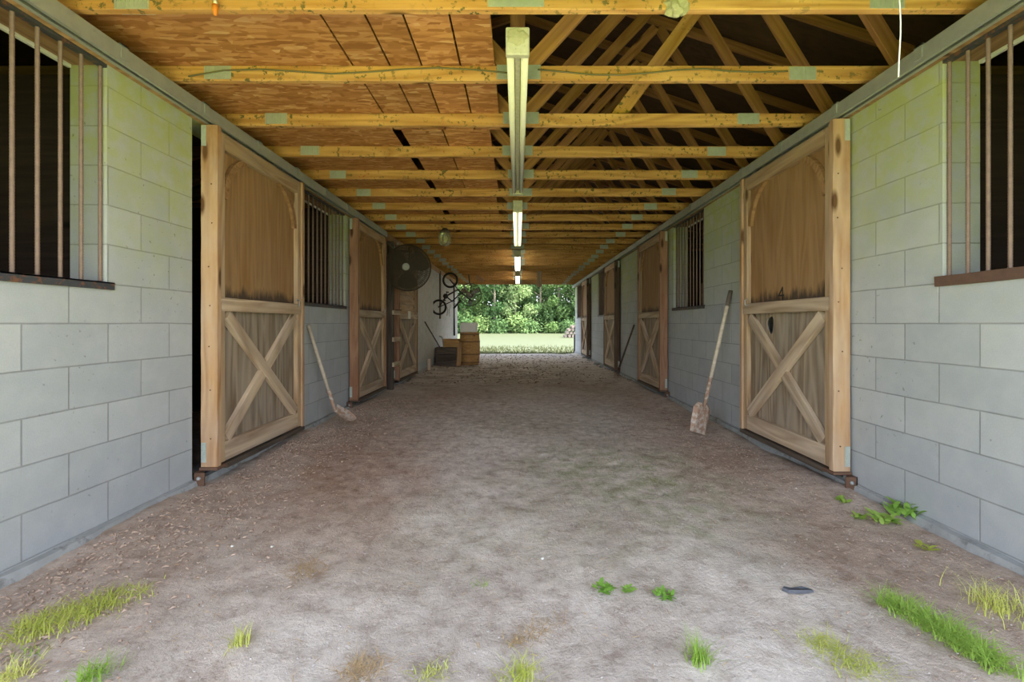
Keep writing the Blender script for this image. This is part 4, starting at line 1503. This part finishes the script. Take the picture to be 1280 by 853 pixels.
# ------------------------------------------------------------------ odds and ends on the trusses
mb = MB()
x0, yc = 1124, 1.53
pts = []
for i in range(14):
    f = i / 13
    z = JZ + (1.911 - JZ) * f
    pts.append(((1123.5 - VX) * yc / F + 0.004 * math.sin(f * 11) + 0.003 * f, yc, z))
mb.tube(pts, 0.0022, 6)
tag(mb.build('white_cord', M['cordwhite']), 'thin white cord hanging from the front truss under the open rafters', 'cord')
y1 = jd(1) - 0.024
for xa, xb, zs, wh in ((-1.95, -0.05, (0.02, 0.055, 0.062, 0.05, 0.035, 0.045, 0.062, 0.07, 0.06, 0.04), 'before the chipboard ceiling'), (0.12, 1.6, (0.06, 0.045, 0.03, 0.028, 0.04, 0.058, 0.064, 0.05, 0.045, 0.05), 'before the open rafters')):
    mb = MB()
    pts = [(xa + (xb - xa) * i / 9, y1 - 0.004, JZ + zs[i]) for i in range(10)]
    fine = []
    for i in range(9):
        for k in range(4):
            fine.append(Vector(pts[i]).lerp(Vector(pts[i + 1]), k / 4))
    fine.append(Vector(pts[-1]))
    mb.tube(fine, 0.0045, 6)
    tag(mb.build('electric_cable', M['cable']), 'dusty electric cable stapled along the second visible truss ' + wh, 'cable')
hx = (270 - VX) * 2.06 / F
t = thing('wire_connector', (hx, 2.062, JZ), 'small orange wire connector with white cable end on the front truss', 'wire connector')
mb = MB()
mb.tube([(0.0, 0.008, 0.05), (-0.005, -0.004, 0.03), (0.004, -0.012, 0.012), (0.002, -0.012, 0.0)], 0.008, 8)
mb.build('cable_end', M['cordwhite'], t)
mb = MB()
mb.lathe([(0.012, 0.0), (0.0125, -0.02), (0.008, -0.045), (0.003, -0.05)], 10, (0.003, -0.012, 0.002))
mb.build('connector_cap', M['orange'], t)


def lump(name, loc, size, mat, label, cat, seed=1, group=None, n=2, flat=1.0, rough=0.25, rot=0.0):
    rr = random.Random(seed)
    bm = bmesh.new()
    bmesh.ops.create_icosphere(bm, subdivisions=n, radius=1)
    ph = [rr.uniform(0, 6) for _ in range(6)]
    for v in bm.verts:
        c = v.co.copy()
        f = 1 + rough * (math.sin(c.x * 4 + ph[0]) * math.sin(c.y * 5 + ph[1]) + 0.6 * math.sin(c.z * 7 + ph[2]) * math.sin(c.x * 6 + ph[3])) + rr.uniform(-0.06, 0.06)
        v.co = Vector((c.x * size[0] * f, c.y * size[1] * f, c.z * size[2] * f))
    me = bpy.data.meshes.new(name)
    bm.to_mesh(me)
    bm.free()
    me.materials.append(mat)
    o = bpy.data.objects.new(name, me)
    C.objects.link(o)
    o.location = loc
    o.rotation_euler.z = rot
    return tag(o, label, cat, group)


lump('mud_nest', ((848 - VX) * 2.06 / F, 2.07, JZ + 0.012), (0.05, 0.03, 0.05), M['mud'], 'pale lump of dried mud on the front truss above the diagonal brace', 'mud nest', 3, n=3)
lump('mud_nest', (0.0, 2.197, JZ - 0.05), (0.05, 0.01, 0.04), M['mud'], 'pale dried mud on the end cap of the nearest strip light', 'mud nest', 5, n=3)

# ------------------------------------------------------------------ ground cover
def tuft(name, loc, n, h, spread, mat, label, cat, lean=0.5, bw=0.0035, seed=0, along=None, group=None):
    rr = random.Random(seed)
    mb = MB()
    bw *= 0.75
    for _ in range(int(n * 1.15)):
        if along:
            f = rr.random()
            bx_, by_ = along[0] * (f - 0.5) + rr.gauss(0, spread), along[1] * (f - 0.5) + rr.gauss(0, spread)
        else:
            bx_, by_ = rr.gauss(0, spread), rr.gauss(0, spread)
        a = rr.uniform(0, 2 * PI)
        hh = h * rr.uniform(0.45, 1.1)
        ln = hh * lean * rr.uniform(0.3, 2.0)
        dx, dy = math.cos(a), math.sin(a)
        sx_, sy_ = -dy * bw * rr.uniform(0.7, 1.4), dx * bw
        vs, fs = [], []
        for i in range(4):
            f = i / 3
            cx_, cy_, cz_ = bx_ + dx * ln * f * f, by_ + dy * ln * f * f, hh * (f - 0.25 * f * f * lean)
            w = 1 - f * 0.9
            vs += [(cx_ - sx_ * w, cy_ - sy_ * w, cz_), (cx_ + sx_ * w, cy_ + sy_ * w, cz_)]
        for i in range(3):
            fs.append((2 * i, 2 * i + 1, 2 * i + 3, 2 * i + 2))
        mb.add(vs, fs)
    o = mb.build(name, mat)
    o.location = (loc[0], loc[1], ground_z(loc[0], loc[1]) - 0.006)
    return tag(o, label, cat, group)


def rosette(loc, n, size, label, seed=0, mat=None, upright=0.4):
    rr = random.Random(seed)
    mb = MB()
    for k in range(int(n * 2.2)):
        a = 2 * PI * k / n * 2.4 + rr.uniform(-0.3, 0.3)
        L = size * rr.uniform(0.35, 0.75)
        oa, orr = rr.uniform(0, 2 * PI), size * 0.62 * math.sqrt(rr.random())
        ox, oy, oz = orr * math.cos(oa), orr * math.sin(oa), size * 0.35 * upright * rr.random()
        u = upright * rr.uniform(0.5, 1.6)
        dx, dy = math.cos(a), math.sin(a)
        vs, fs = [], []
        for i in range(6):
            f = i / 5
            w = L * 0.2 * math.sin(PI * min(1, 0.12 + f * 0.88)) ** 0.8
            r_ = L * f * math.cos(u * (1 - 0.4 * f))
            z = L * f * math.sin(u) * (1 - 0.35 * f) + 0.008
            vs += [(ox + dx * r_ - dy * w, oy + dy * r_ + dx * w, oz + z + 0.1 * w), (ox + dx * r_, oy + dy * r_, oz + z), (ox + dx * r_ + dy * w, oy + dy * r_ - dx * w, oz + z + 0.1 * w)]
        for i in range(5):
            for c in (0, 1):
                fs.append((3 * i + c, 3 * i + c + 1, 3 * i + c + 4, 3 * i + c + 3))
        mb.add(vs, fs, True)
    o = mb.build('weed', mat or M['weed'])
    o.location = (loc[0], loc[1], ground_z(loc[0], loc[1]) - 0.002)
    return tag(o, label, 'weed')


ga, gb = gp(20, 795), gp(160, 748)
ctr = (ga + gb) / 2
tuft('grass_patch', ctr, 900, 0.05, 0.045, M['blade_yellow'], 'long yellow-green grass patch below the front barred window with the steel sill', 'grass', 0.9, 0.0026, 1, along=(gb.x - ga.x, gb.y - ga.y))
tuft('grass_tuft', gp(40, 815), 40, 0.03, 0.02, M['blade_green'], 'tiny grass tuft just in front of the long yellow-green patch', 'grass', 0.9, 0.0025, 2)
tuft('grass_tuft', gp(8, 850), 150, 0.055, 0.035, M['blade_yellow'], 'yellow-green tuft at the picture corner below the long grass patch', 'grass', 0.9, 0.0025, 3)
tuft('grass_tuft', gp(115, 850), 130, 0.05, 0.025, M['blade_green'], 'bright tuft at the bottom edge near the long yellow-green patch', 'grass', 0.8, 0.0025, 4)
tuft('grass_tuft', gp(299, 808), 60, 0.06, 0.016, M['blade_yellow'], 'lone small tuft on bare dirt between the long patch and the dry clump', 'grass', 0.5, 0.0025, 5)
tuft('grass_tuft', gp(538, 845), 70, 0.035, 0.028, M['blade_yellow'], 'low pale tuft beside the dry straw clump', 'grass', 0.9, 0.0025, 6)
tuft('grass_tuft', gp(650, 845), 110, 0.06, 0.03, M['blade_yellow'], 'yellow-green tuft at the bottom edge in the middle of the aisle', 'grass', 0.8, 0.0025, 7)
tuft('grass_tuft', gp(600, 730), 22, 0.03, 0.02, M['blade_green'], 'tiny green sprig alone in the middle of the aisle', 'grass', 0.8, 0.003, 8)
tuft('grass_tuft', gp(875, 826), 90, 0.085, 0.018, M['blade_green'], 'upright bright tuft with thin blades on bare dirt near the dark shard', 'grass', 0.55, 0.0026, 9)
ga, gb = gp(1115, 755), gp(1255, 838)
ctr = (ga + gb) / 2
tuft('grass_patch', ctr, 950, 0.07, 0.028, M['blade_green'], 'long strip of bright green grass below the window with the ragged sill', 'grass', 1.0, 0.003, 10, along=(gb.x - ga.x, gb.y - ga.y))
tuft('grass_tuft', gp(1248, 765), 170, 0.10, 0.045, M['blade_yellow'], 'yellowish feathery weed tuft near the footing beyond the long green strip', 'weed', 0.7, 0.0022, 11)
ga, gb = gp(1010, 795), gp(1110, 845)
ctr = (ga + gb) / 2
tuft('dry_grass', ctr, 420, 0.04, 0.035, M['blade_yellow'], 'straggling dry yellow grass beside the long bright green strip', 'grass', 1.3, 0.0022, 12, along=(gb.x - ga.x, gb.y - ga.y))
tuft('dry_grass', gp(455, 838), 230, 0.04, 0.03, M['straw'], 'brown clump of dry straw at the bottom edge', 'straw', 1.4, 0.0022, 13)
ga, gb = gp(640, 805), gp(700, 775)
tuft('dry_grass', (ga + gb) / 2, 200, 0.03, 0.022, M['straw'], 'dry straw streak on the dirt in front of the low weeds', 'straw', 1.6, 0.002, 14, along=(gb.x - ga.x, gb.y - ga.y))
tuft('dry_grass', gp(380, 712), 260, 0.03, 0.05, M['straw'], 'thin scatter of dry straw on the dirt nearer the steel-silled window', 'straw', 1.8, 0.002, 15)
rosette(gp(1131, 651), 20, 0.12, 'leafy green weed growing against the footing by the door numbered 4', 21, None, 0.9)
rosette(gp(1106, 655), 34, 0.085, 'low spreading weed beside the leafy plant at the footing', 22, M['blade_green'], 0.6)
rosette(gp(1074, 650), 16, 0.055, 'small round weed second out from the footing', 23, M['blade_green'], 0.6)
rosette(gp(1052, 632), 14, 0.055, 'small weed below the corner of the door numbered 4', 24, M['blade_green'], 0.6)
rosette(gp(1156, 688), 12, 0.055, 'sparse pale weed near the footing below the leafy plant', 25, M['blade_yellow'])
rosette(gp(757, 738), 22, 0.055, 'low dark weed in the middle of the aisle', 26)
rosette(gp(785, 740), 14, 0.035, 'tiny weed between two low dark weeds', 27)
rosette(gp(830, 748), 20, 0.05, 'low dark weed nearer the dark shard', 28)

# dark shard, pebbles
q = gp(998, 741)
mb = MB()
pl = [(-0.085, 0.004), (-0.07, 0.016), (-0.03, 0.02), (0.03, 0.016), (0.075, 0.012), (0.08, -0.006), (0.03, -0.016), (-0.03, -0.018), (-0.065, -0.014)]
vs = [(x * 0.75, y, 0.0) for x, y in pl] + [(x * 0.72, y * 0.8, 0.009 + 0.004 * math.sin(x * 60)) for x, y in pl]
n = len(pl)
mb.add(vs, [tuple(range(n))[::-1], tuple(range(n, 2 * n))] + [(i, (i + 1) % n, n + (i + 1) % n, n + i) for i in range(n)])
o = mb.build('dark_shard', M['slate'])
o.location = (q.x, q.y, ground_z(q.x, q.y) + 0.004)
tag(o, 'flat dark shard lying on the bare dirt before the long green strip', 'shard')
for i, (px, py, wh) in enumerate(((678, 697, 'in the middle of the aisle'), (340, 684, 'on the brown soil before the nearest door'), (290, 684, 'just beside another on brown soil'),
                                  (995, 612, 'below the door numbered 4'))):
    q = gp(px, py)
    lump('pebble', (q.x, q.y, ground_z(q.x, q.y) + 0.003), (0.007, 0.006, 0.005), M['white'], 'small pale pebble ' + wh, 'pebble', 40 + i, None, 2)

# straw, chips and grit, too many to count
def scatter(name, n, mat, fn, seed, label, cat, size):
    rr = random.Random(seed)
    mb = MB()
    for _ in range(n):
        x, y = fn(rr)
        z = ground_z(x, y) + 0.003
        a = rr.uniform(0, PI)
        L, w = size[0] * rr.uniform(0.4, 1.3), size[1] * rr.uniform(0.5, 1.4)
        t = rr.uniform(0.5, 1.2) * size[2]
        m = Matrix.Translation((x, y, z + t * 0.3)) @ Matrix.Rotation(a, 4, 'Z') @ Matrix.Rotation(rr.uniform(-0.35, 0.35), 4, 'Y') @ Matrix.Rotation(rr.uniform(-0.4, 0.4), 4, 'X')
        vs = [(-L, -w, 0), (L * rr.uniform(0.6, 1), -w * rr.uniform(0.3, 1), 0), (L, w * rr.uniform(0.3, 1), 0), (-L * rr.uniform(0.6, 1), w, 0), (0, 0, t)]
        mb.add([m @ Vector(v) for v in vs], [(0, 1, 4), (1, 2, 4), (2, 3, 4), (3, 0, 4), (3, 2, 1, 0)])
    o = mb.build(name, mat)
    return tag(o, label, cat, kind='stuff')


def inside(x):
    return min(max(x, XL + 0.08), XR - 0.08)


def f_left(r):
    return inside(XL + 0.1 + abs(r.gauss(0, 0.3))), r.uniform(1.3, 6.5)


def f_right(r):
    return inside(XR - 0.1 - abs(r.gauss(0, 0.35))), r.uniform(1.3, 8)


def f_all(r):
    return r.uniform(XL + 0.1, XR - 0.1), 1.2 + 8 * r.random() ** 1.5


scatter('wood_chips', 3600, M['chip'], f_left, 51, 'wood chips and bedding strewn along the wall beneath the chipboard ceiling', 'wood chips', (0.013, 0.0045, 0.006))
scatter('bark_bits', 1600, M['chip'], f_right, 52, 'brown bedding bits strewn along the wall under the open rafters', 'bark bits', (0.009, 0.0035, 0.004))
scatter('grit', 2600, M['stone'], f_all, 53, 'pale grit scattered over the dirt aisle', 'grit', (0.0045, 0.003, 0.003))
scatter('straw_bits', 1800, M['straw'], f_all, 54, 'short straw bits scattered over the dirt aisle', 'straw', (0.014, 0.0012, 0.0015))
scatter('rotted_bedding', 900, M['rust'], lambda r: (inside(r.gauss(0.1, 1.2)), r.uniform(8, 15.5)), 55, 'dark rotted bedding over the far part of the aisle', 'bedding', (0.03, 0.012, 0.012))

# rubble at the foot of the far doors
for i, (px, py, sz) in enumerate(((747, 452, 0.07), (752, 457, 0.09), (739, 449, 0.08), (760, 460, 0.06))):
    q = gp(px, py)
    lump('rubble_lump', (min(q.x, XR - 0.12), q.y, 0.03), (sz, sz * 0.8, sz * 0.55), M['concrete'],
         'broken concrete lump at the foot of the wall by the far doors', 'rubble', 60 + i, 'rubble along the far wall foot', 2)

# ragged grass where the dirt meets the far lawn
rr = random.Random(90)
mb = MB()
for _ in range(5200):
    y = 15.95 + abs(rr.gauss(0, 1.0)) + rr.random() ** 2 * 5
    x = rr.uniform(-5.5, 6.5)
    if y < YE + 0.2:
        x = rr.uniform(XL + 0.1, XR - 0.1)
    h = rr.uniform(0.03, 0.1)
    a = rr.uniform(0, 6.28)
    w = 0.012
    mb.add([(x - w, y, -0.07), (x + w, y, -0.07), (x + math.cos(a) * 0.05, y + math.sin(a) * 0.05, h - 0.05)], [(0, 1, 2)])
tag(mb.build('grass', M['edgegrass']), 'ragged short grass where the dirt meets the far lawn', 'grass', kind='stuff')

# ------------------------------------------------------------------ woodpile and post by the lawn
k = 0
wp = gp(712, 421)
base = Vector((wp.x + 0.35, wp.y, -0.06))
for row, cnt in enumerate((6, 5, 4, 2)):
    for i in range(cnt):
        r_ = 0.115 + 0.02 * R.random()
        L = 1.2 + 0.3 * R.random()
        t = thing('log', (base.x + (i - (cnt - 1) / 2) * 0.29, base.y, base.z + r_ + row * 0.25), 'grey-brown cut log in the woodpile on the far lawn', 'log', 'logs in the woodpile on the far lawn', (0, 0, R.uniform(-0.02, 0.02)))
        mb = MB()
        mb.tube([(0, -L / 2, 0), (0.01, 0, 0.01), (0, L / 2, 0)], [r_, r_ * 1.04, r_ * 0.97], 10, cap=False)
        mb.build('bark_sleeve', M['bark'], t)
        for e in (-1, 1):
            mb = MB()
            mb.lathe([(0.0, e * L / 2), (r_ * 0.97, e * (L / 2 + 0.001))], 10, (0, 0, 0), 'Y', False)
            mb.build('sawn_end', M['logend'], t)
o = lumber('lawn_post', (XR + 0.04, YE + 0.35, -0.08), (XR + 0.04, YE + 0.35, 0.62), 0.09, 0.09, (1, 0, 0), M['darkwood'])
tag(o, 'short dark post just outside the far opening', 'post')

# ------------------------------------------------------------------ trees beyond the lawn
def crown_mesh(seed, H, rad, nleaf, base, mat):
    rr = random.Random(seed)
    cl = []
    for _ in range(26):
        f = rr.random()
        z = base + (H - base) * f
        rmax = rad * (1 - 0.6 * f ** 1.6) * (0.75 + 0.25 * min(1, f * 4))
        a = rr.uniform(0, 2 * PI)
        q = rmax * math.sqrt(rr.random())
        cl.append((Vector((q * math.cos(a), q * math.sin(a), z)), rr.uniform(0.6, 1.15)))
    mb = MB()
    for _ in range(nleaf):
        c, s = rr.choice(cl)
        dv = Vector((rr.gauss(0, 1), rr.gauss(0, 1), rr.gauss(0, 0.75)))
        dv = dv.normalized() * s * rr.uniform(0.6, 1.05)
        p = c + dv
        nrm = (dv.normalized() * 0.6 + Vector((rr.uniform(-1, 1), rr.uniform(-1, 1), rr.uniform(-0.2, 1)))).normalized()
        u = nrm.orthogonal().normalized()
        w = nrm.cross(u)
        a = rr.uniform(0, 6.28)
        u, w = u * math.cos(a) + w * math.sin(a), w * math.cos(a) - u * math.sin(a)
        L = rr.uniform(0.12, 0.24)
        mb.add([p - u * L, p + w * L * 0.45 + nrm * 0.02, p + u * L, p - w * L * 0.45 + nrm * 0.02], [(0, 1, 2, 3)])
    return mb


def make_tree(seed, H, rad, mat, base):
    t = thing('tree', (0, 0, 0), 'leafy green tree in the dense row beyond the far lawn', 'tree', 'trees beyond the far lawn')
    rr = random.Random(seed)
    mb = MB()
    mb.tube([(0, 0, -0.2), (0.05, 0.02, H * 0.3), (-0.06, 0.08, H * 0.6), (0.02, 0, H * 0.92)], [0.17, 0.14, 0.09, 0.03], 8)
    for k in range(7):
        z = base * 0.8 + (H * 0.8 - base) * k / 7
        a = rr.uniform(0, 6.28)
        q = rad * 0.65 * (1 - 0.4 * k / 7)
        mb.tube([(0, 0, z), (q * 0.5 * math.cos(a), q * 0.5 * math.sin(a), z + 0.4), (q * math.cos(a), q * math.sin(a), z + 0.9)], [0.06, 0.04, 0.015], 6)
    mb.build('trunk', M['bark'], t)
    crown_mesh(seed, H, rad, 3200, base, mat).build('crown', mat, t)
    return t


protos = [make_tree(1, 9.5, 2.3, M['leafA'], 1.6), make_tree(2, 11.0, 2.1, M['leafB'], 2.2), make_tree(3, 8.0, 2.6, M['leafC'], 0.9), make_tree(4, 12.0, 2.6, M['leafB'], 1.4)]
used = set()
rr = random.Random(17)
slots = []
for i in range(13):
    slots.append((-16.5 + i * 2.7 + rr.uniform(-0.6, 0.6), 54 + rr.uniform(-1.0, 1.5)))
for i in range(11):
    slots.append((-17 + i * 3.3 + rr.uniform(-0.7, 0.7), 58.5 + rr.uniform(-1.2, 1.5)))
for i in range(9):
    slots.append((-19 + i * 4.6 + rr.uniform(-0.8, 0.8), 64 + rr.uniform(-1.5, 1.5)))
for i in range(12):
    slots.append((-17 + i * 3.1 + rr.uniform(-0.8, 0.8), 60.8 + rr.uniform(-0.8, 0.8)))
for i, (x, y) in enumerate(slots):
    k = i if i < 4 else (2 if i >= 33 else rr.randrange(4))
    t = protos[k] if k not in used else copy_tree(protos[k])
    used.add(k)
    s = rr.uniform(0.85, 1.15) * (1.0 if y < 57 else 1.2)
    t.location = (x, y, -0.07)
    t.rotation_euler.z = rr.uniform(0, 6.28)
    t.scale = (s, s, s * rr.uniform(0.92, 1.12))


def make_shrub(seed, mat):
    t = thing('shrub', (0, 0, 0), 'low leafy shrub under the trees at the far lawn edge', 'shrub', 'shrubs along the far lawn edge')
    mb = MB()
    for k in range(5):
        a = 2 * PI * k / 5
        mb.tube([(0, 0, -0.1), (0.3 * math.cos(a), 0.3 * math.sin(a), 0.5), (0.5 * math.cos(a), 0.5 * math.sin(a), 1.0)], [0.03, 0.02, 0.008], 5)
    mb.build('stems', M['bark'], t)
    crown_mesh(seed, 1.7, 1.1, 900, 0.25, mat).build('foliage', mat, t)
    return t


sp = [make_shrub(31, M['leafB']), make_shrub(32, M['leafA'])]
for i in range(31):
    t = sp[i] if i < 2 else copy_tree(sp[i % 2])
    t.location = (-15 + i * 2.1 + rr.uniform(-0.5, 0.5), 52 + rr.uniform(-0.5, 0.8), -0.07) if i < 15 else (-16 + (i - 15) * 2.1 + rr.uniform(-0.5, 0.5), 56.3 + rr.uniform(-0.6, 0.6), -0.07)
    t.rotation_euler.z = rr.uniform(0, 6.28)
    s = rr.uniform(0.75, 1.2) * (1.0 if i < 15 else 1.6)
    t.scale = (s, s, s * rr.uniform(0.7, 1.0))

# ------------------------------------------------------------------ light
w = bpy.data.worlds.new('sky')
S.world = w
w.use_nodes = True
nt = w.node_tree
nt.nodes.clear()
out = nt.nodes.new('ShaderNodeOutputWorld')
bg = nt.nodes.new('ShaderNodeBackground')
tc = nt.nodes.new('ShaderNodeTexCoord')
sp_ = nt.nodes.new('ShaderNodeSeparateXYZ')
nt.links.new(tc.outputs['Generated'], sp_.inputs[0])
rp = nt.nodes.new('ShaderNodeValToRGB')          # hazy sky, palest at the horizon
rp.color_ramp.elements[0].position = 0.0
rp.color_ramp.elements[0].color = (1.15, 1.2, 1.3, 1)
rp.color_ramp.elements[1].position = 0.75
rp.color_ramp.elements[1].color = (0.42, 0.5, 0.64, 1)
e_ = rp.color_ramp.elements.new(0.32)
e_.color = (0.98, 1.07, 1.25, 1)
nt.links.new(sp_.outputs[2], rp.inputs[0])
nt.links.new(rp.outputs[0], bg.inputs[0])
bg.inputs[1].default_value = 1.15
nt.links.new(bg.outputs[0], out.inputs[0])
sun = bpy.data.lights.new('sun', 'SUN')
sun.energy = 8.0
sun.angle = math.radians(8)
sun.color = (1.0, 0.96, 0.88)
so = bpy.data.objects.new('sun', sun)
C.objects.link(so)
so.rotation_euler = (math.radians(5), math.radians(40), 0)

cam = bpy.data.cameras.new('camera')
co = bpy.data.objects.new('camera', cam)
C.objects.link(co)
co.location = (0, 0, CAMZ)
co.rotation_euler = (PI / 2, 0, 0)
cam.sensor_width = 36
cam.lens = F / 1280 * 36
cam.shift_x = (640 - VX) / 1280
cam.shift_y = -(426.5 - VY) / 1280
cam.clip_start = 0.05
cam.clip_end = 500
S.camera = co

S.view_settings.view_transform = 'Standard'
S.view_settings.look = 'None'
S.view_settings.exposure = 1.92
S.view_settings.gamma = 1.0
S.view_settings.use_curve_mapping = False
S.cycles.max_bounces = 12
S.cycles.diffuse_bounces = 8
S.cycles.glossy_bounces = 3
S.cycles.transmission_bounces = 6
S.cycles.use_denoising = True
